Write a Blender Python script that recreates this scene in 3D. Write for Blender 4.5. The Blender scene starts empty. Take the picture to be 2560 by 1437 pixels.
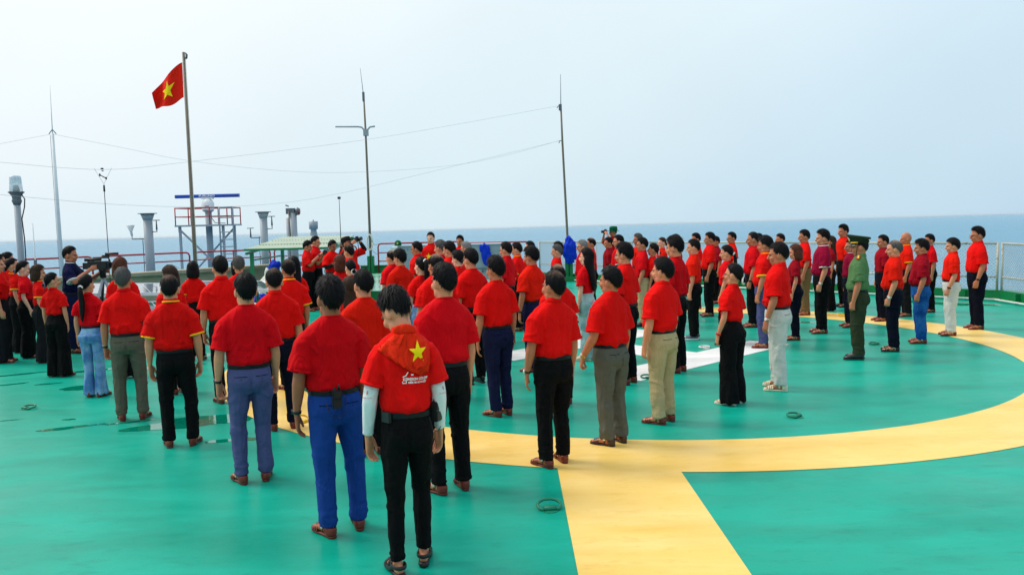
import bpy, bmesh, math, random
import numpy as np
from mathutils import Vector, Matrix
from mathutils.bvhtree import BVHTree

R = math.radians
PI = math.pi
scene = bpy.context.scene
COL = scene.collection

# ------------------------------------------------------------------ camera
cam_d = bpy.data.cameras.new('camera')
cam = bpy.data.objects.new('camera', cam_d)
COL.objects.link(cam)
cam_d.sensor_width = 36.0
cam_d.lens = 28.923
cam_d.clip_start = 0.05
cam_d.clip_end = 400000.0
CAM_H = 2.099
cam.matrix_world = Matrix.Translation((0, 0, CAM_H)) @ Matrix.Rotation(R(90 - 4.7604), 4, 'X') @ Matrix.Rotation(R(-1.4035), 4, 'Z')
scene.camera = cam

# ------------------------------------------------------------------ sky, sun, exposure
SUN_EL, SUN_AZ = R(50), R(-72)          # azimuth measured from +Y towards +X
sun_dir = Vector((math.sin(SUN_AZ) * math.cos(SUN_EL), math.cos(SUN_AZ) * math.cos(SUN_EL), math.sin(SUN_EL)))
world = bpy.data.worlds.new('World')
scene.world = world
world.use_nodes = True
wn, wl = world.node_tree.nodes, world.node_tree.links
wn.clear()
w_out = wn.new('ShaderNodeOutputWorld')
w_bg = wn.new('ShaderNodeBackground')
w_sky = wn.new('ShaderNodeTexSky')
w_sky.sky_type = 'NISHITA'
w_sky.sun_disc = False
w_sky.sun_elevation = SUN_EL
w_sky.sun_rotation = SUN_AZ
w_sky.dust_density = 6.0
w_sky.air_density = 1.2
w_geo = wn.new('ShaderNodeTexCoord')
# haze veil: whiter towards the sun and higher up, bluer away from it and near the horizon
w_dot = wn.new('ShaderNodeVectorMath'); w_dot.operation = 'DOT_PRODUCT'
w_dot.inputs[1].default_value = sun_dir
w_sep = wn.new('ShaderNodeSeparateXYZ')
wl.new(w_geo.outputs['Generated'], w_dot.inputs[0])
wl.new(w_geo.outputs['Generated'], w_sep.inputs[0])
w_r1 = wn.new('ShaderNodeValToRGB')      # by elevation
w_r1.color_ramp.interpolation = 'EASE'
e = w_r1.color_ramp.elements
e[0].position = 0.0; e[0].color = (0.90, 0.945, 0.975, 1)
e[1].position = 0.75; e[1].color = (0.98, 0.98, 0.98, 1)
x = e.new(0.10); x.color = (0.93, 0.955, 0.98, 1)
x = e.new(0.30); x.color = (1.0, 1.0, 1.0, 1)
wl.new(w_sep.outputs['Z'], w_r1.inputs[0])
w_r2 = wn.new('ShaderNodeValToRGB')      # by angle to the sun
w_r2.color_ramp.interpolation = 'EASE'
e = w_r2.color_ramp.elements
e[0].position = 0.0; e[0].color = (0.50, 0.68, 0.88, 1)
e[1].position = 1.0; e[1].color = (1.5, 1.42, 1.3, 1)
x = e.new(0.22); x.color = (0.645, 0.81, 0.91, 1)
x = e.new(0.48); x.color = (0.80, 0.925, 0.97, 1)
x = e.new(0.72); x.color = (0.92, 0.975, 0.995, 1)
w_map = wn.new('ShaderNodeMapRange')
w_map.inputs['From Min'].default_value = -0.35
w_map.inputs['From Max'].default_value = 1.0
wl.new(w_dot.outputs['Value'], w_map.inputs['Value'])
wl.new(w_map.outputs[0], w_r2.inputs[0])
w_mul = wn.new('ShaderNodeMix'); w_mul.data_type = 'RGBA'; w_mul.blend_type = 'MULTIPLY'
w_mul.inputs[0].default_value = 1.0
wl.new(w_r1.outputs[0], w_mul.inputs[6])
wl.new(w_r2.outputs[0], w_mul.inputs[7])
w_sc = wn.new('ShaderNodeVectorMath'); w_sc.operation = 'SCALE'
w_sc.inputs['Scale'].default_value = 0.10
wl.new(w_sky.outputs[0], w_sc.inputs[0])
w_mix = wn.new('ShaderNodeMix'); w_mix.data_type = 'RGBA'
w_mix.inputs[0].default_value = 0.90
wl.new(w_sc.outputs[0], w_mix.inputs[6])
wl.new(w_mul.outputs[2], w_mix.inputs[7])
# very faint unevenness in the haze
w_nz = wn.new('ShaderNodeTexNoise'); w_nz.inputs['Scale'].default_value = 2.2; w_nz.inputs['Detail'].default_value = 5
wl.new(w_geo.outputs['Generated'], w_nz.inputs['Vector'])
w_nm = wn.new('ShaderNodeMapRange'); w_nm.inputs['From Min'].default_value = .3; w_nm.inputs['From Max'].default_value = .7
w_nm.inputs['To Min'].default_value = .965; w_nm.inputs['To Max'].default_value = 1.035
wl.new(w_nz.outputs['Fac'], w_nm.inputs['Value'])
w_ns = wn.new('ShaderNodeVectorMath'); w_ns.operation = 'SCALE'
wl.new(w_mix.outputs[2], w_ns.inputs[0]); wl.new(w_nm.outputs[0], w_ns.inputs['Scale'])
wl.new(w_ns.outputs[0], w_bg.inputs[0])
w_bg.inputs[1].default_value = 1.0
wl.new(w_bg.outputs[0], w_out.inputs[0])

sun_d = bpy.data.lights.new('sun', 'SUN')
sun_d.energy = 1.6
sun_d.angle = R(24)
sun_d.color = (1.0, 0.95, 0.87)
sun = bpy.data.objects.new('sun', sun_d)
COL.objects.link(sun)
sun.rotation_euler = (-sun_dir).to_track_quat('-Z', 'Y').to_euler()
sun.location = sun_dir * 60

vs = scene.view_settings
vs.view_transform = 'Standard'
vs.look = 'None'
vs.exposure = 0.13
vs.gamma = 1.0
vs.use_curve_mapping = False

# ------------------------------------------------------------------ helpers
def lin(r, g, b):
    f = lambda c: (c / 255 / 12.92) if c / 255 <= 0.04045 else ((c / 255 + 0.055) / 1.055) ** 2.4
    return (f(r), f(g), f(b), 1.0)

def tag(o, label=None, cat=None, group=None, kind=None):
    if label: o['label'] = label
    if cat: o['category'] = cat
    if group: o['group'] = group
    if kind: o['kind'] = kind
    return o

def empty(name, loc=(0, 0, 0), rz=0.0, scale=1.0):
    o = bpy.data.objects.new(name, None)
    o.empty_display_size = 0.1
    o.location = loc
    o.rotation_euler = (0, 0, rz)
    o.scale = (scale,) * 3
    COL.objects.link(o)
    return o

def _ihash(ix, iy, iz):
    h = (ix * 374761393 + iy * 668265263 + iz * 2147483647) & 0xffffffff
    h = ((h ^ (h >> 13)) * 1274126177) & 0xffffffff
    h = (h ^ (h >> 16)) & 0xffff
    return h / 32767.5 - 1.0

def vnoise(p):
    p = np.asarray(p, float)
    i = np.floor(p).astype(np.int64)
    f = p - i
    f = f * f * (3 - 2 * f)
    out = 0
    for dx in (0, 1):
        wx = f[:, 0] if dx else 1 - f[:, 0]
        for dy in (0, 1):
            wy = f[:, 1] if dy else 1 - f[:, 1]
            for dz in (0, 1):
                wz = f[:, 2] if dz else 1 - f[:, 2]
                out = out + wx * wy * wz * _ihash(i[:, 0] + dx, i[:, 1] + dy, i[:, 2] + dz)
    return out

class MB:
    def __init__(s):
        s.v = []; s.f = []; s.n = 0
    def add(s, v, f):
        v = np.asarray(v, float)
        s.v.append(v)
        s.f += [tuple(i + s.n for i in q) for q in f]
        s.n += len(v)
        return s
    def verts(s):
        return np.concatenate(s.v) if s.v else np.zeros((0, 3))
    def tube(s, pts, rad, n=14, ref=(1, 0, 0), power=2.0, horiz=False, cap=True):
        pts = np.asarray(pts, float); k = len(pts)
        rad = [(r, r) if np.isscalar(r) else r for r in rad]
        t = np.linspace(0, 2 * PI, n, endpoint=False)
        cc, ss = np.cos(t), np.sin(t)
        if power != 2.0:
            cc = np.sign(cc) * np.abs(cc) ** (2 / power); ss = np.sign(ss) * np.abs(ss) ** (2 / power)
        ref = np.asarray(ref, float)
        V = []
        for i in range(k):
            if horiz:
                u = np.array([1, 0, 0.]); w = np.array([0, 1, 0.])
            else:
                a = pts[max(i - 1, 0)]; b = pts[min(i + 1, k - 1)]
                d = b - a; d = d / (np.linalg.norm(d) + 1e-9)
                u = ref - d * (ref @ d)
                if np.linalg.norm(u) < 1e-3: u = np.array([0, 1, 0.]) - d * d[1]
                u = u / np.linalg.norm(u); w = np.cross(d, u)
            V.append(pts[i] + np.outer(cc * rad[i][0], u) + np.outer(ss * rad[i][1], w))
        V = np.concatenate(V)
        F = []
        for i in range(k - 1):
            for j in range(n):
                j2 = (j + 1) % n
                F.append((i * n + j, i * n + j2, (i + 1) * n + j2, (i + 1) * n + j))
        if cap:
            V = np.concatenate([V, [pts[0]], [pts[-1]]])
            c0, c1 = k * n, k * n + 1
            for j in range(n):
                j2 = (j + 1) % n
                F.append((c0, j2, j)); F.append((c1, (k - 1) * n + j, (k - 1) * n + j2))
        return s.add(V, F)
    def ell(s, c, r, n=14, m=9, rot=None):
        V = []; F = []
        for i in range(m + 1):
            ph = PI * i / m
            for j in range(n):
                th = 2 * PI * j / n
                V.append((math.sin(ph) * math.cos(th) * r[0], math.sin(ph) * math.sin(th) * r[1], math.cos(ph) * r[2]))
        V = np.array(V)
        if rot is not None: V = V @ np.array(rot).T
        V = V + np.array(c)
        for i in range(m):
            for j in range(n):
                j2 = (j + 1) % n
                F.append((i * n + j, (i + 1) * n + j, (i + 1) * n + j2, i * n + j2))
        return s.add(V, F)
    def box(s, lo, hi, rot=None, c=None):
        lo = np.array(lo, float); hi = np.array(hi, float)
        V = np.array([(x, y, z) for x in (lo[0], hi[0]) for y in (lo[1], hi[1]) for z in (lo[2], hi[2])])
        if rot is not None:
            V = V @ np.array(rot).T
        if c is not None: V = V + np.array(c)
        return s.add(V, [(0, 1, 3, 2), (4, 6, 7, 5), (0, 4, 5, 1), (2, 3, 7, 6), (0, 2, 6, 4), (1, 5, 7, 3)])
    def bar(s, a, b, r, n=8):
        return s.tube([a, b], [r, r], n=n, ref=(1, 0.13, 0.07))
    def beam(s, a, b, wx, wy, ref=(0, 0, 1)):
        a = np.array(a, float); b = np.array(b, float); d = b - a; L = np.linalg.norm(d); d /= L
        ref = np.array(ref, float)
        if abs(ref @ d) > .95: ref = np.array([0, 1, 0.])
        u = np.cross(ref, d); u /= np.linalg.norm(u); w = np.cross(d, u)
        M = np.stack([u, w, d], 1)
        return s.box((-wx / 2, -wy / 2, 0), (wx / 2, wy / 2, L), rot=M, c=a)
    def prism(s, poly, z0, z1):
        n = len(poly)
        V = [(p[0], p[1], z0) for p in poly] + [(p[0], p[1], z1) for p in poly]
        F = [tuple(range(n - 1, -1, -1)), tuple(range(n, 2 * n))]
        for j in range(n):
            F.append((j, (j + 1) % n, n + (j + 1) % n, n + j))
        return s.add(V, F)
    def mesh(s, name, smooth=True):
        me = bpy.data.meshes.new(name)
        v = s.verts()
        me.from_pydata(v.tolist(), [], s.f)
        if smooth: me.polygons.foreach_set('use_smooth', [True] * len(me.polygons))
        me.update()
        return me
    def build(s, name, mat, parent=None, smooth=False, angle=None):
        me = s.mesh(name, smooth)
        me.materials.append(mat)
        o = bpy.data.objects.new(name, me)
        COL.objects.link(o)
        if parent is not None: o.parent = parent
        if angle: me.shade_flat() if False else None
        return o

def put(name, me, mat, parent=None, obj_mat=False):
    o = bpy.data.objects.new(name, me)
    COL.objects.link(o)
    if len(me.materials) == 0: me.materials.append(None)
    if mat is not None:
        o.material_slots[0].link = 'OBJECT'
        o.material_slots[0].material = mat
    if parent is not None: o.parent = parent
    return o

def remesh(mb, vox, smooth=4, factor=0.5, dec=None):
    me = mb.mesh('tmp')
    o = bpy.data.objects.new('tmp', me)
    COL.objects.link(o)
    m = o.modifiers.new('r', 'REMESH'); m.mode = 'VOXEL'; m.voxel_size = vox; m.use_smooth_shade = True
    if smooth:
        m = o.modifiers.new('s', 'SMOOTH'); m.factor = factor; m.iterations = smooth
    if dec:
        m = o.modifiers.new('d', 'DECIMATE'); m.ratio = dec
    dg = bpy.context.evaluated_depsgraph_get()
    ev = o.evaluated_get(dg)
    out = bpy.data.meshes.new_from_object(ev)
    bpy.data.objects.remove(o); bpy.data.meshes.remove(me)
    return out

def get_v(me):
    v = np.empty(len(me.vertices) * 3, np.float32); me.vertices.foreach_get('co', v); return v.reshape(-1, 3).astype(float)
def get_n(me):
    v = np.empty(len(me.vertices) * 3, np.float32); me.vertices.foreach_get('normal', v); return v.reshape(-1, 3).astype(float)
def set_v(me, v):
    me.vertices.foreach_set('co', np.asarray(v, np.float32).ravel()); me.update()
def faces_of(me):
    return [tuple(p.vertices) for p in me.polygons]

# ------------------------------------------------------------------ materials
MAT = {}
def mat(name, col, rough=0.6, spec=0.4, metal=0.0, bump=None, var=None, sheen=0.0, coat=0.0, extra=None):
    """principled material; bump=(scale, strength, distance), var=(scale, amount) mottling of the paint/cloth itself"""
    if name in MAT: return MAT[name]
    m = bpy.data.materials.new(name); m.use_nodes = True
    nt = m.node_tree; n, l = nt.nodes, nt.links
    b = n['Principled BSDF']
    c = tuple(col) if len(col) == 4 else tuple(col) + (1,)
    b.inputs['Base Color'].default_value = c
    b.inputs['Roughness'].default_value = rough
    b.inputs['Specular IOR Level'].default_value = spec
    b.inputs['Metallic'].default_value = metal
    if sheen:
        b.inputs['Sheen Weight'].default_value = sheen
        b.inputs['Sheen Roughness'].default_value = 0.5
    if coat: b.inputs['Coat Weight'].default_value = coat
    tc = n.new('ShaderNodeTexCoord')
    if var:
        t = n.new('ShaderNodeTexNoise'); t.inputs['Scale'].default_value = var[0]; t.inputs['Detail'].default_value = 5
        l.new(tc.outputs['Object'], t.inputs['Vector'])
        mp = n.new('ShaderNodeMapRange')
        mp.inputs['From Min'].default_value = .3; mp.inputs['From Max'].default_value = .7
        mp.inputs['To Min'].default_value = 1 - var[1]; mp.inputs['To Max'].default_value = 1 + var[1]
        l.new(t.outputs['Fac'], mp.inputs['Value'])
        sc = n.new('ShaderNodeVectorMath'); sc.operation = 'SCALE'
        sc.inputs[0].default_value = c[:3]
        l.new(mp.outputs[0], sc.inputs['Scale'])
        l.new(sc.outputs[0], b.inputs['Base Color'])
    if bump:
        t = n.new('ShaderNodeTexNoise'); t.inputs['Scale'].default_value = bump[0]; t.inputs['Detail'].default_value = 4
        l.new(tc.outputs['Object'], t.inputs['Vector'])
        bp = n.new('ShaderNodeBump'); bp.inputs['Strength'].default_value = bump[1]; bp.inputs['Distance'].default_value = bump[2]
        l.new(t.outputs['Fac'], bp.inputs['Height'])
        l.new(bp.outputs[0], b.inputs['Normal'])
    MAT[name] = m
    return m

def cloth(name, col, rough=0.88, sheen=0.0):
    if name in MAT: return MAT[name]
    m = mat(name, col, rough, 0.10, var=(3.0, 0.05), sheen=sheen)
    n, l = m.node_tree.nodes, m.node_tree.links
    b = n['Principled BSDF']
    tc = n.new('ShaderNodeTexCoord')
    mp = n.new('ShaderNodeMapping'); mp.inputs['Scale'].default_value = (1, 1, 0.45)
    oi = n.new('ShaderNodeObjectInfo')          # every garment creases and fades a little differently
    mr = n.new('ShaderNodeMath'); mr.operation = 'MULTIPLY'; mr.inputs[1].default_value = 40
    l.new(oi.outputs['Random'], mr.inputs[0]); l.new(mr.outputs[0], mp.inputs['Location'])
    hv = n.new('ShaderNodeHueSaturation'); vr = n.new('ShaderNodeMapRange')
    vr.inputs['To Min'].default_value = .88; vr.inputs['To Max'].default_value = 1.06
    l.new(oi.outputs['Random'], vr.inputs['Value']); l.new(vr.outputs[0], hv.inputs['Value'])
    src = b.inputs['Base Color'].links[0].from_socket
    l.new(src, hv.inputs['Color']); l.new(hv.outputs[0], b.inputs['Base Color'])
    l.new(tc.outputs['Object'], mp.inputs[0])
    t1 = n.new('ShaderNodeTexNoise'); t1.inputs['Scale'].default_value = 9; t1.inputs['Detail'].default_value = 3; t1.inputs['Distortion'].default_value = 1.2
    t2 = n.new('ShaderNodeTexNoise'); t2.inputs['Scale'].default_value = 420; t2.inputs['Detail'].default_value = 1
    l.new(mp.outputs[0], t1.inputs['Vector']); l.new(tc.outputs['Object'], t2.inputs['Vector'])
    b1 = n.new('ShaderNodeBump'); b1.inputs['Strength'].default_value = .85; b1.inputs['Distance'].default_value = .035
    b2 = n.new('ShaderNodeBump'); b2.inputs['Strength'].default_value = .25; b2.inputs['Distance'].default_value = .0015
    l.new(t1.outputs['Fac'], b1.inputs['Height']); l.new(t2.outputs['Fac'], b2.inputs['Height'])
    l.new(b1.outputs[0], b2.inputs['Normal']); l.new(b2.outputs[0], b.inputs['Normal'])
    return m

def denim(name, col, fade):
    if name in MAT: return MAT[name]
    m = cloth(name, col, 0.9)
    n, l = m.node_tree.nodes, m.node_tree.links
    b = n['Principled BSDF']
    tc = n.new('ShaderNodeTexCoord')
    t = n.new('ShaderNodeTexNoise'); t.inputs['Scale'].default_value = 5; t.inputs['Detail'].default_value = 6
    l.new(tc.outputs['Object'], t.inputs['Vector'])
    r = n.new('ShaderNodeMapRange'); r.inputs['From Min'].default_value = .42; r.inputs['From Max'].default_value = .68
    l.new(t.outputs['Fac'], r.inputs['Value'])
    mx = n.new('ShaderNodeMix'); mx.data_type = 'RGBA'
    mx.inputs[6].default_value = col; mx.inputs[7].default_value = fade
    l.new(r.outputs[0], mx.inputs[0]); l.new(mx.outputs[2], b.inputs['Base Color'])
    return m

def skin_mat(name, col):
    if name in MAT: return MAT[name]
    m = mat(name, col, 0.48, 0.4)
    n, l = m.node_tree.nodes, m.node_tree.links
    b = n['Principled BSDF']
    at = n.new('ShaderNodeAttribute'); at.attribute_name = 'tint'
    tc = n.new('ShaderNodeTexCoord')
    t = n.new('ShaderNodeTexNoise'); t.inputs['Scale'].default_value = 25; t.inputs['Detail'].default_value = 4
    l.new(tc.outputs['Object'], t.inputs['Vector'])
    mp = n.new('ShaderNodeMapRange'); mp.inputs['To Min'].default_value = .82; mp.inputs['To Max'].default_value = 1.12
    l.new(t.outputs['Fac'], mp.inputs['Value'])
    sc = n.new('ShaderNodeVectorMath'); sc.operation = 'SCALE'; sc.inputs[0].default_value = col[:3]
    l.new(mp.outputs[0], sc.inputs['Scale'])
    mx = n.new('ShaderNodeMix'); mx.data_type = 'RGBA'
    l.new(at.outputs['Alpha'], mx.inputs[0]); l.new(sc.outputs[0], mx.inputs[6]); l.new(at.outputs['Color'], mx.inputs[7])
    l.new(mx.outputs[2], b.inputs['Base Color'])
    b.inputs['Subsurface Weight'].default_value = 0.12
    b.inputs['Subsurface Radius'].default_value = (0.012, 0.005, 0.003)
    return m

def hair_mat(name, col, rough=0.42):
    if name in MAT: return MAT[name]
    m = mat(name, col, rough + .06, 0.09)
    n, l = m.node_tree.nodes, m.node_tree.links
    b = n['Principled BSDF']
    at = n.new('ShaderNodeAttribute'); at.attribute_name = 'tint'
    tc = n.new('ShaderNodeTexCoord')
    mp = n.new('ShaderNodeMapping'); mp.inputs['Scale'].default_value = (1, 1, 0.12)
    l.new(tc.outputs['Object'], mp.inputs[0])
    t = n.new('ShaderNodeTexNoise'); t.inputs['Scale'].default_value = 170; t.inputs['Detail'].default_value = 3
    l.new(mp.outputs[0], t.inputs['Vector'])
    r = n.new('ShaderNodeMapRange'); r.inputs['To Min'].default_value = .35; r.inputs['To Max'].default_value = 1.9
    l.new(t.outputs['Fac'], r.inputs['Value'])
    sc = n.new('ShaderNodeVectorMath'); sc.operation = 'SCALE'; sc.inputs[0].default_value = col[:3]
    l.new(r.outputs[0], sc.inputs['Scale'])
    mx = n.new('ShaderNodeMix'); mx.data_type = 'RGBA'
    l.new(at.outputs['Alpha'], mx.inputs[0]); l.new(sc.outputs[0], mx.inputs[6]); l.new(at.outputs['Color'], mx.inputs[7])
    l.new(mx.outputs[2], b.inputs['Base Color'])
    bp = n.new('ShaderNodeBump'); bp.inputs['Strength'].default_value = .5; bp.inputs['Distance'].default_value = .003
    l.new(t.outputs['Fac'], bp.inputs['Height']); l.new(bp.outputs[0], b.inputs['Normal'])
    return m

def painted(name, col, rough=0.45, rust=0.0, var=0.1, scale=2.5, rustcol=(0.16, 0.06, 0.025, 1)):
    """painted steel with mottling and rust patches"""
    if name in MAT: return MAT[name]
    m = mat(name, col, rough, 0.45, bump=(30, .15, .004))
    n, l = m.node_tree.nodes, m.node_tree.links
    b = n['Principled BSDF']
    tc = n.new('ShaderNodeTexCoord')
    t = n.new('ShaderNodeTexNoise'); t.inputs['Scale'].default_value = scale; t.inputs['Detail'].default_value = 8; t.inputs['Roughness'].default_value = .65
    l.new(tc.outputs['Object'], t.inputs['Vector'])
    mp = n.new('ShaderNodeMapRange'); mp.inputs['From Min'].default_value = .3; mp.inputs['From Max'].default_value = .7
    mp.inputs['To Min'].default_value = 1 - var; mp.inputs['To Max'].default_value = 1 + var
    l.new(t.outputs['Fac'], mp.inputs['Value'])
    sc = n.new('ShaderNodeVectorMath'); sc.operation = 'SCALE'; sc.inputs[0].default_value = tuple(col)[:3]
    l.new(mp.outputs[0], sc.inputs['Scale'])
    t2 = n.new('ShaderNodeTexNoise'); t2.inputs['Scale'].default_value = 9; t2.inputs['Detail'].default_value = 9; t2.inputs['Roughness'].default_value = .7
    l.new(tc.outputs['Object'], t2.inputs['Vector'])
    r = n.new('ShaderNodeMapRange'); r.inputs['From Min'].default_value = .72 - .3 * rust; r.inputs['From Max'].default_value = .80 - .3 * rust
    l.new(t2.outputs['Fac'], r.inputs['Value'])
    mx = n.new('ShaderNodeMix'); mx.data_type = 'RGBA'; mx.inputs[7].default_value = rustcol
    if rust > 0: l.new(r.outputs[0], mx.inputs[0])
    else: mx.inputs[0].default_value = 0
    l.new(sc.outputs[0], mx.inputs[6]); l.new(mx.outputs[2], b.inputs['Base Color'])
    return m

# ------------------------------------------------------------------ sea (the ship lists slightly against the horizon)
def nodes_of(m): return m.node_tree.nodes, m.node_tree.links

def sea_material():
    m = mat('sea_water', (0.02, 0.10, 0.17, 1), 0.25, 0.42)
    n, l = nodes_of(m); b = n['Principled BSDF']
    b.inputs['IOR'].default_value = 1.33
    tc = n.new('ShaderNodeTexCoord')
    mp = n.new('ShaderNodeMapping'); mp.inputs['Rotation'].default_value = (0, 0, R(25)); mp.inputs['Scale'].default_value = (1, 0.55, 1)
    l.new(tc.outputs['Object'], mp.inputs[0])
    t1 = n.new('ShaderNodeTexNoise'); t1.inputs['Scale'].default_value = 0.10; t1.inputs['Detail'].default_value = 7; t1.inputs['Roughness'].default_value = .62
    t2 = n.new('ShaderNodeTexNoise'); t2.inputs['Scale'].default_value = 0.55; t2.inputs['Detail'].default_value = 4
    l.new(mp.outputs[0], t1.inputs['Vector']); l.new(mp.outputs[0], t2.inputs['Vector'])
    b1 = n.new('ShaderNodeBump'); b1.inputs['Strength'].default_value = 1.0; b1.inputs['Distance'].default_value = 7.0
    b2 = n.new('ShaderNodeBump'); b2.inputs['Strength'].default_value = 1.0; b2.inputs['Distance'].default_value = 1.2
    l.new(t1.outputs['Fac'], b1.inputs['Height']); l.new(t2.outputs['Fac'], b2.inputs['Height'])
    l.new(b1.outputs[0], b2.inputs['Normal']); l.new(b2.outputs[0], b.inputs['Normal'])
    # water body colour drifts gently over the surface (currents, depth)
    t3 = n.new('ShaderNodeTexNoise'); t3.inputs['Scale'].default_value = 0.0016; t3.inputs['Detail'].default_value = 3
    l.new(mp.outputs[0], t3.inputs['Vector'])
    mx = n.new('ShaderNodeMix'); mx.data_type = 'RGBA'
    mx.inputs[6].default_value = (0.060, 0.260, 0.430, 1); mx.inputs[7].default_value = (0.085, 0.310, 0.480, 1)
    l.new(t3.outputs['Fac'], mx.inputs[0]); l.new(mx.outputs[2], b.inputs['Base Color'])
    return m

mb = MB()
rr = [0, 60, 200, 600, 2000, 8000, 20000, 43000]
V = []; F = []
NS = 64
for r_ in rr[1:]:
    for j in range(NS):
        V.append((r_ * math.cos(2 * PI * j / NS), r_ * math.sin(2 * PI * j / NS), 0))
V.append((0, 0, 0)); ci = len(V) - 1
for j in range(NS): F.append((ci, j, (j + 1) % NS))
for i in range(len(rr) - 2):
    for j in range(NS):
        j2 = (j + 1) % NS
        F.append((i * NS + j, (i + 1) * NS + j, (i + 1) * NS + j2, i * NS + j2))
mb.add(V, F)
sea = mb.build('sea', sea_material())
sea.rotation_mode = 'QUATERNION'
sea.rotation_quaternion = Vector((0, 0, 1)).rotation_difference(Vector((-0.00322361, 0.01031024, 0.99994165)))
sea.location = (0, 0, -19)
tag(sea, kind='structure')

# ------------------------------------------------------------------ helideck
def deck_material(name, base, light, dark, rough=(0.28, 0.46), scuff=0.5):
    m = mat(name, base, 0.35, 0.17)
    n, l = nodes_of(m); b = n['Principled BSDF']
    tc = n.new('ShaderNodeTexCoord')
    def noise(scale, det=6, rgh=.6, stretch=None, rot=0, dist=0):
        mp = n.new('ShaderNodeMapping')
        mp.inputs['Scale'].default_value = stretch or (1, 1, 1); mp.inputs['Rotation'].default_value = (0, 0, rot)
        l.new(tc.outputs['Object'], mp.inputs[0])
        t = n.new('ShaderNodeTexNoise'); t.inputs['Scale'].default_value = scale; t.inputs['Detail'].default_value = det
        t.inputs['Roughness'].default_value = rgh; t.inputs['Distortion'].default_value = dist
        l.new(mp.outputs[0], t.inputs['Vector'])
        return t.outputs['Fac']
    def rng(src, a, c, lo=0.0, hi=1.0):
        r = n.new('ShaderNodeMapRange'); r.inputs['From Min'].default_value = a; r.inputs['From Max'].default_value = c
        r.inputs['To Min'].default_value = lo; r.inputs['To Max'].default_value = hi
        l.new(src, r.inputs['Value']); return r.outputs[0]
    def mixc(fac, c1, c2):
        x = n.new('ShaderNodeMix'); x.data_type = 'RGBA'
        l.new(fac, x.inputs[0])
        if isinstance(c1, tuple): x.inputs[6].default_value = c1
        else: l.new(c1, x.inputs[6])
        if isinstance(c2, tuple): x.inputs[7].default_value = c2
        else: l.new(c2, x.inputs[7])
        return x.outputs[2]
    big = noise(0.45, 4)
    brush = noise(1.5, 7, .66, (0.35, 1.6, 1), R(8), 0.4)
    fine = noise(7, 8, .7, (0.5, 1.2, 1), R(-15), 0.3)
    scr = noise(3.2, 10, .75, (0.22, 1.7, 1), R(30), 1.2)
    c = mixc(rng(big, .35, .68, 0, .25), base, light)
    c = mixc(rng(brush, .46, .70, 0, 1.1 * scuff), c, light)
    c = mixc(rng(noise(1.1, 6, .6, (.5, 1.3, 1), R(-20)), .30, .52, .9 * scuff, 0), c, dark)
    c = mixc(rng(fine, .30, .46, .7 * scuff, 0), c, dark)
    c = mixc(rng(scr, .62, .72, 0, 1.2 * scuff), c, light)
    c = mixc(rng(noise(11, 9, .75), .72, .78, 0, .8 * scuff), c, dark)
    c = mixc(rng(noise(26, 5, .7, (.6, 1.4, 1), R(12)), .60, .72, 0, .5 * scuff), c, light)
    c = mixc(rng(noise(19, 6, .7), .30, .40, .6 * scuff, 0), c, dark)
    l.new(c, b.inputs['Base Color'])
    r1 = rng(noise(0.9, 6), .32, .70, rough[0], rough[1])
    r2 = n.new('ShaderNodeMath'); r2.operation = 'ADD'
    l.new(r1, r2.inputs[0]); l.new(rng(brush, .45, .75, 0, .12), r2.inputs[1])
    l.new(r2.outputs[0], b.inputs['Roughness'])
    bp = n.new('ShaderNodeBump'); bp.inputs['Strength'].default_value = .22; bp.inputs['Distance'].default_value = .004
    l.new(noise(55, 4), bp.inputs['Height'])
    bp2 = n.new('ShaderNodeBump'); bp2.inputs['Strength'].default_value = .35; bp2.inputs['Distance'].default_value = .012
    l.new(noise(1.8, 3), bp2.inputs['Height']); l.new(bp2.outputs[0], bp.inputs['Normal'])
    l.new(bp.outputs[0], b.inputs['Normal'])
    return m

DECK = deck_material('deck_paint', lin(0, 154, 132), lin(6, 176, 154), lin(0, 116, 98), scuff=0.55)
YEL = deck_material('yellow_paint', lin(238, 200, 106), lin(243, 216, 146), lin(218, 172, 72), scuff=0.6)
WHT = deck_material('white_paint', lin(228, 230, 230), lin(240, 242, 243), lin(184, 194, 194), scuff=0.6)

poly = [(10.95, -10), (10.95, 18.3), (0.75, 28.5), (-5.2, 28.5), (-5.2, 24.2), (-6.4, 22.75), (-11.3, 17.9), (-17, 12.3), (-17, -10)]
deck = MB().prism(poly, -0.7, 0.0).build('helideck', DECK)
tag(deck, kind='structure')
CX, CY, RO, RI = 1.954, 12.774, 6.217, 5.249
mb = MB(); V = []; F = []
NR = 220
for j in range(NR):
    a = 2 * PI * j / NR
    V += [(CX + RI * math.cos(a), CY + RI * math.sin(a), .004), (CX + RO * math.cos(a), CY + RO * math.sin(a), .004)]
for j in range(NR):
    k = (j + 1) % NR
    F.append((2 * j, 2 * j + 1, 2 * k + 1, 2 * k))
mb.add(V, F)
tag(mb.build('yellow_landing_circle', YEL), kind='structure')
mb = MB(); V = []
xs = np.linspace(.345, 1.35, 9)
for x_ in xs: V.append((x_ + .02, -3, .004))
for x_ in xs[::-1]: V.append((x_, CY - math.sqrt(RO ** 2 - (x_ - CX) ** 2) - .0005, .004))
mb.add(V, [tuple(range(len(V)))])
tag(mb.build('yellow_approach_line', YEL), kind='structure')
hd = np.array([.7305, .683]); hn = np.array([-.683, .7305]); hc = np.array([CX, CY])
def hbox(a0, a1, b0, b1):
    return [tuple(hc + hd * a + hn * b) + (.004,) for a, b in ((a0, b0), (a1, b0), (a1, b1), (a0, b1))]
mb = MB()
for b0, b1 in ((-1.53, -.83), (.83, 1.53)): mb.add(hbox(-1.9, 1.9, b0, b1), [(0, 1, 2, 3)])
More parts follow.
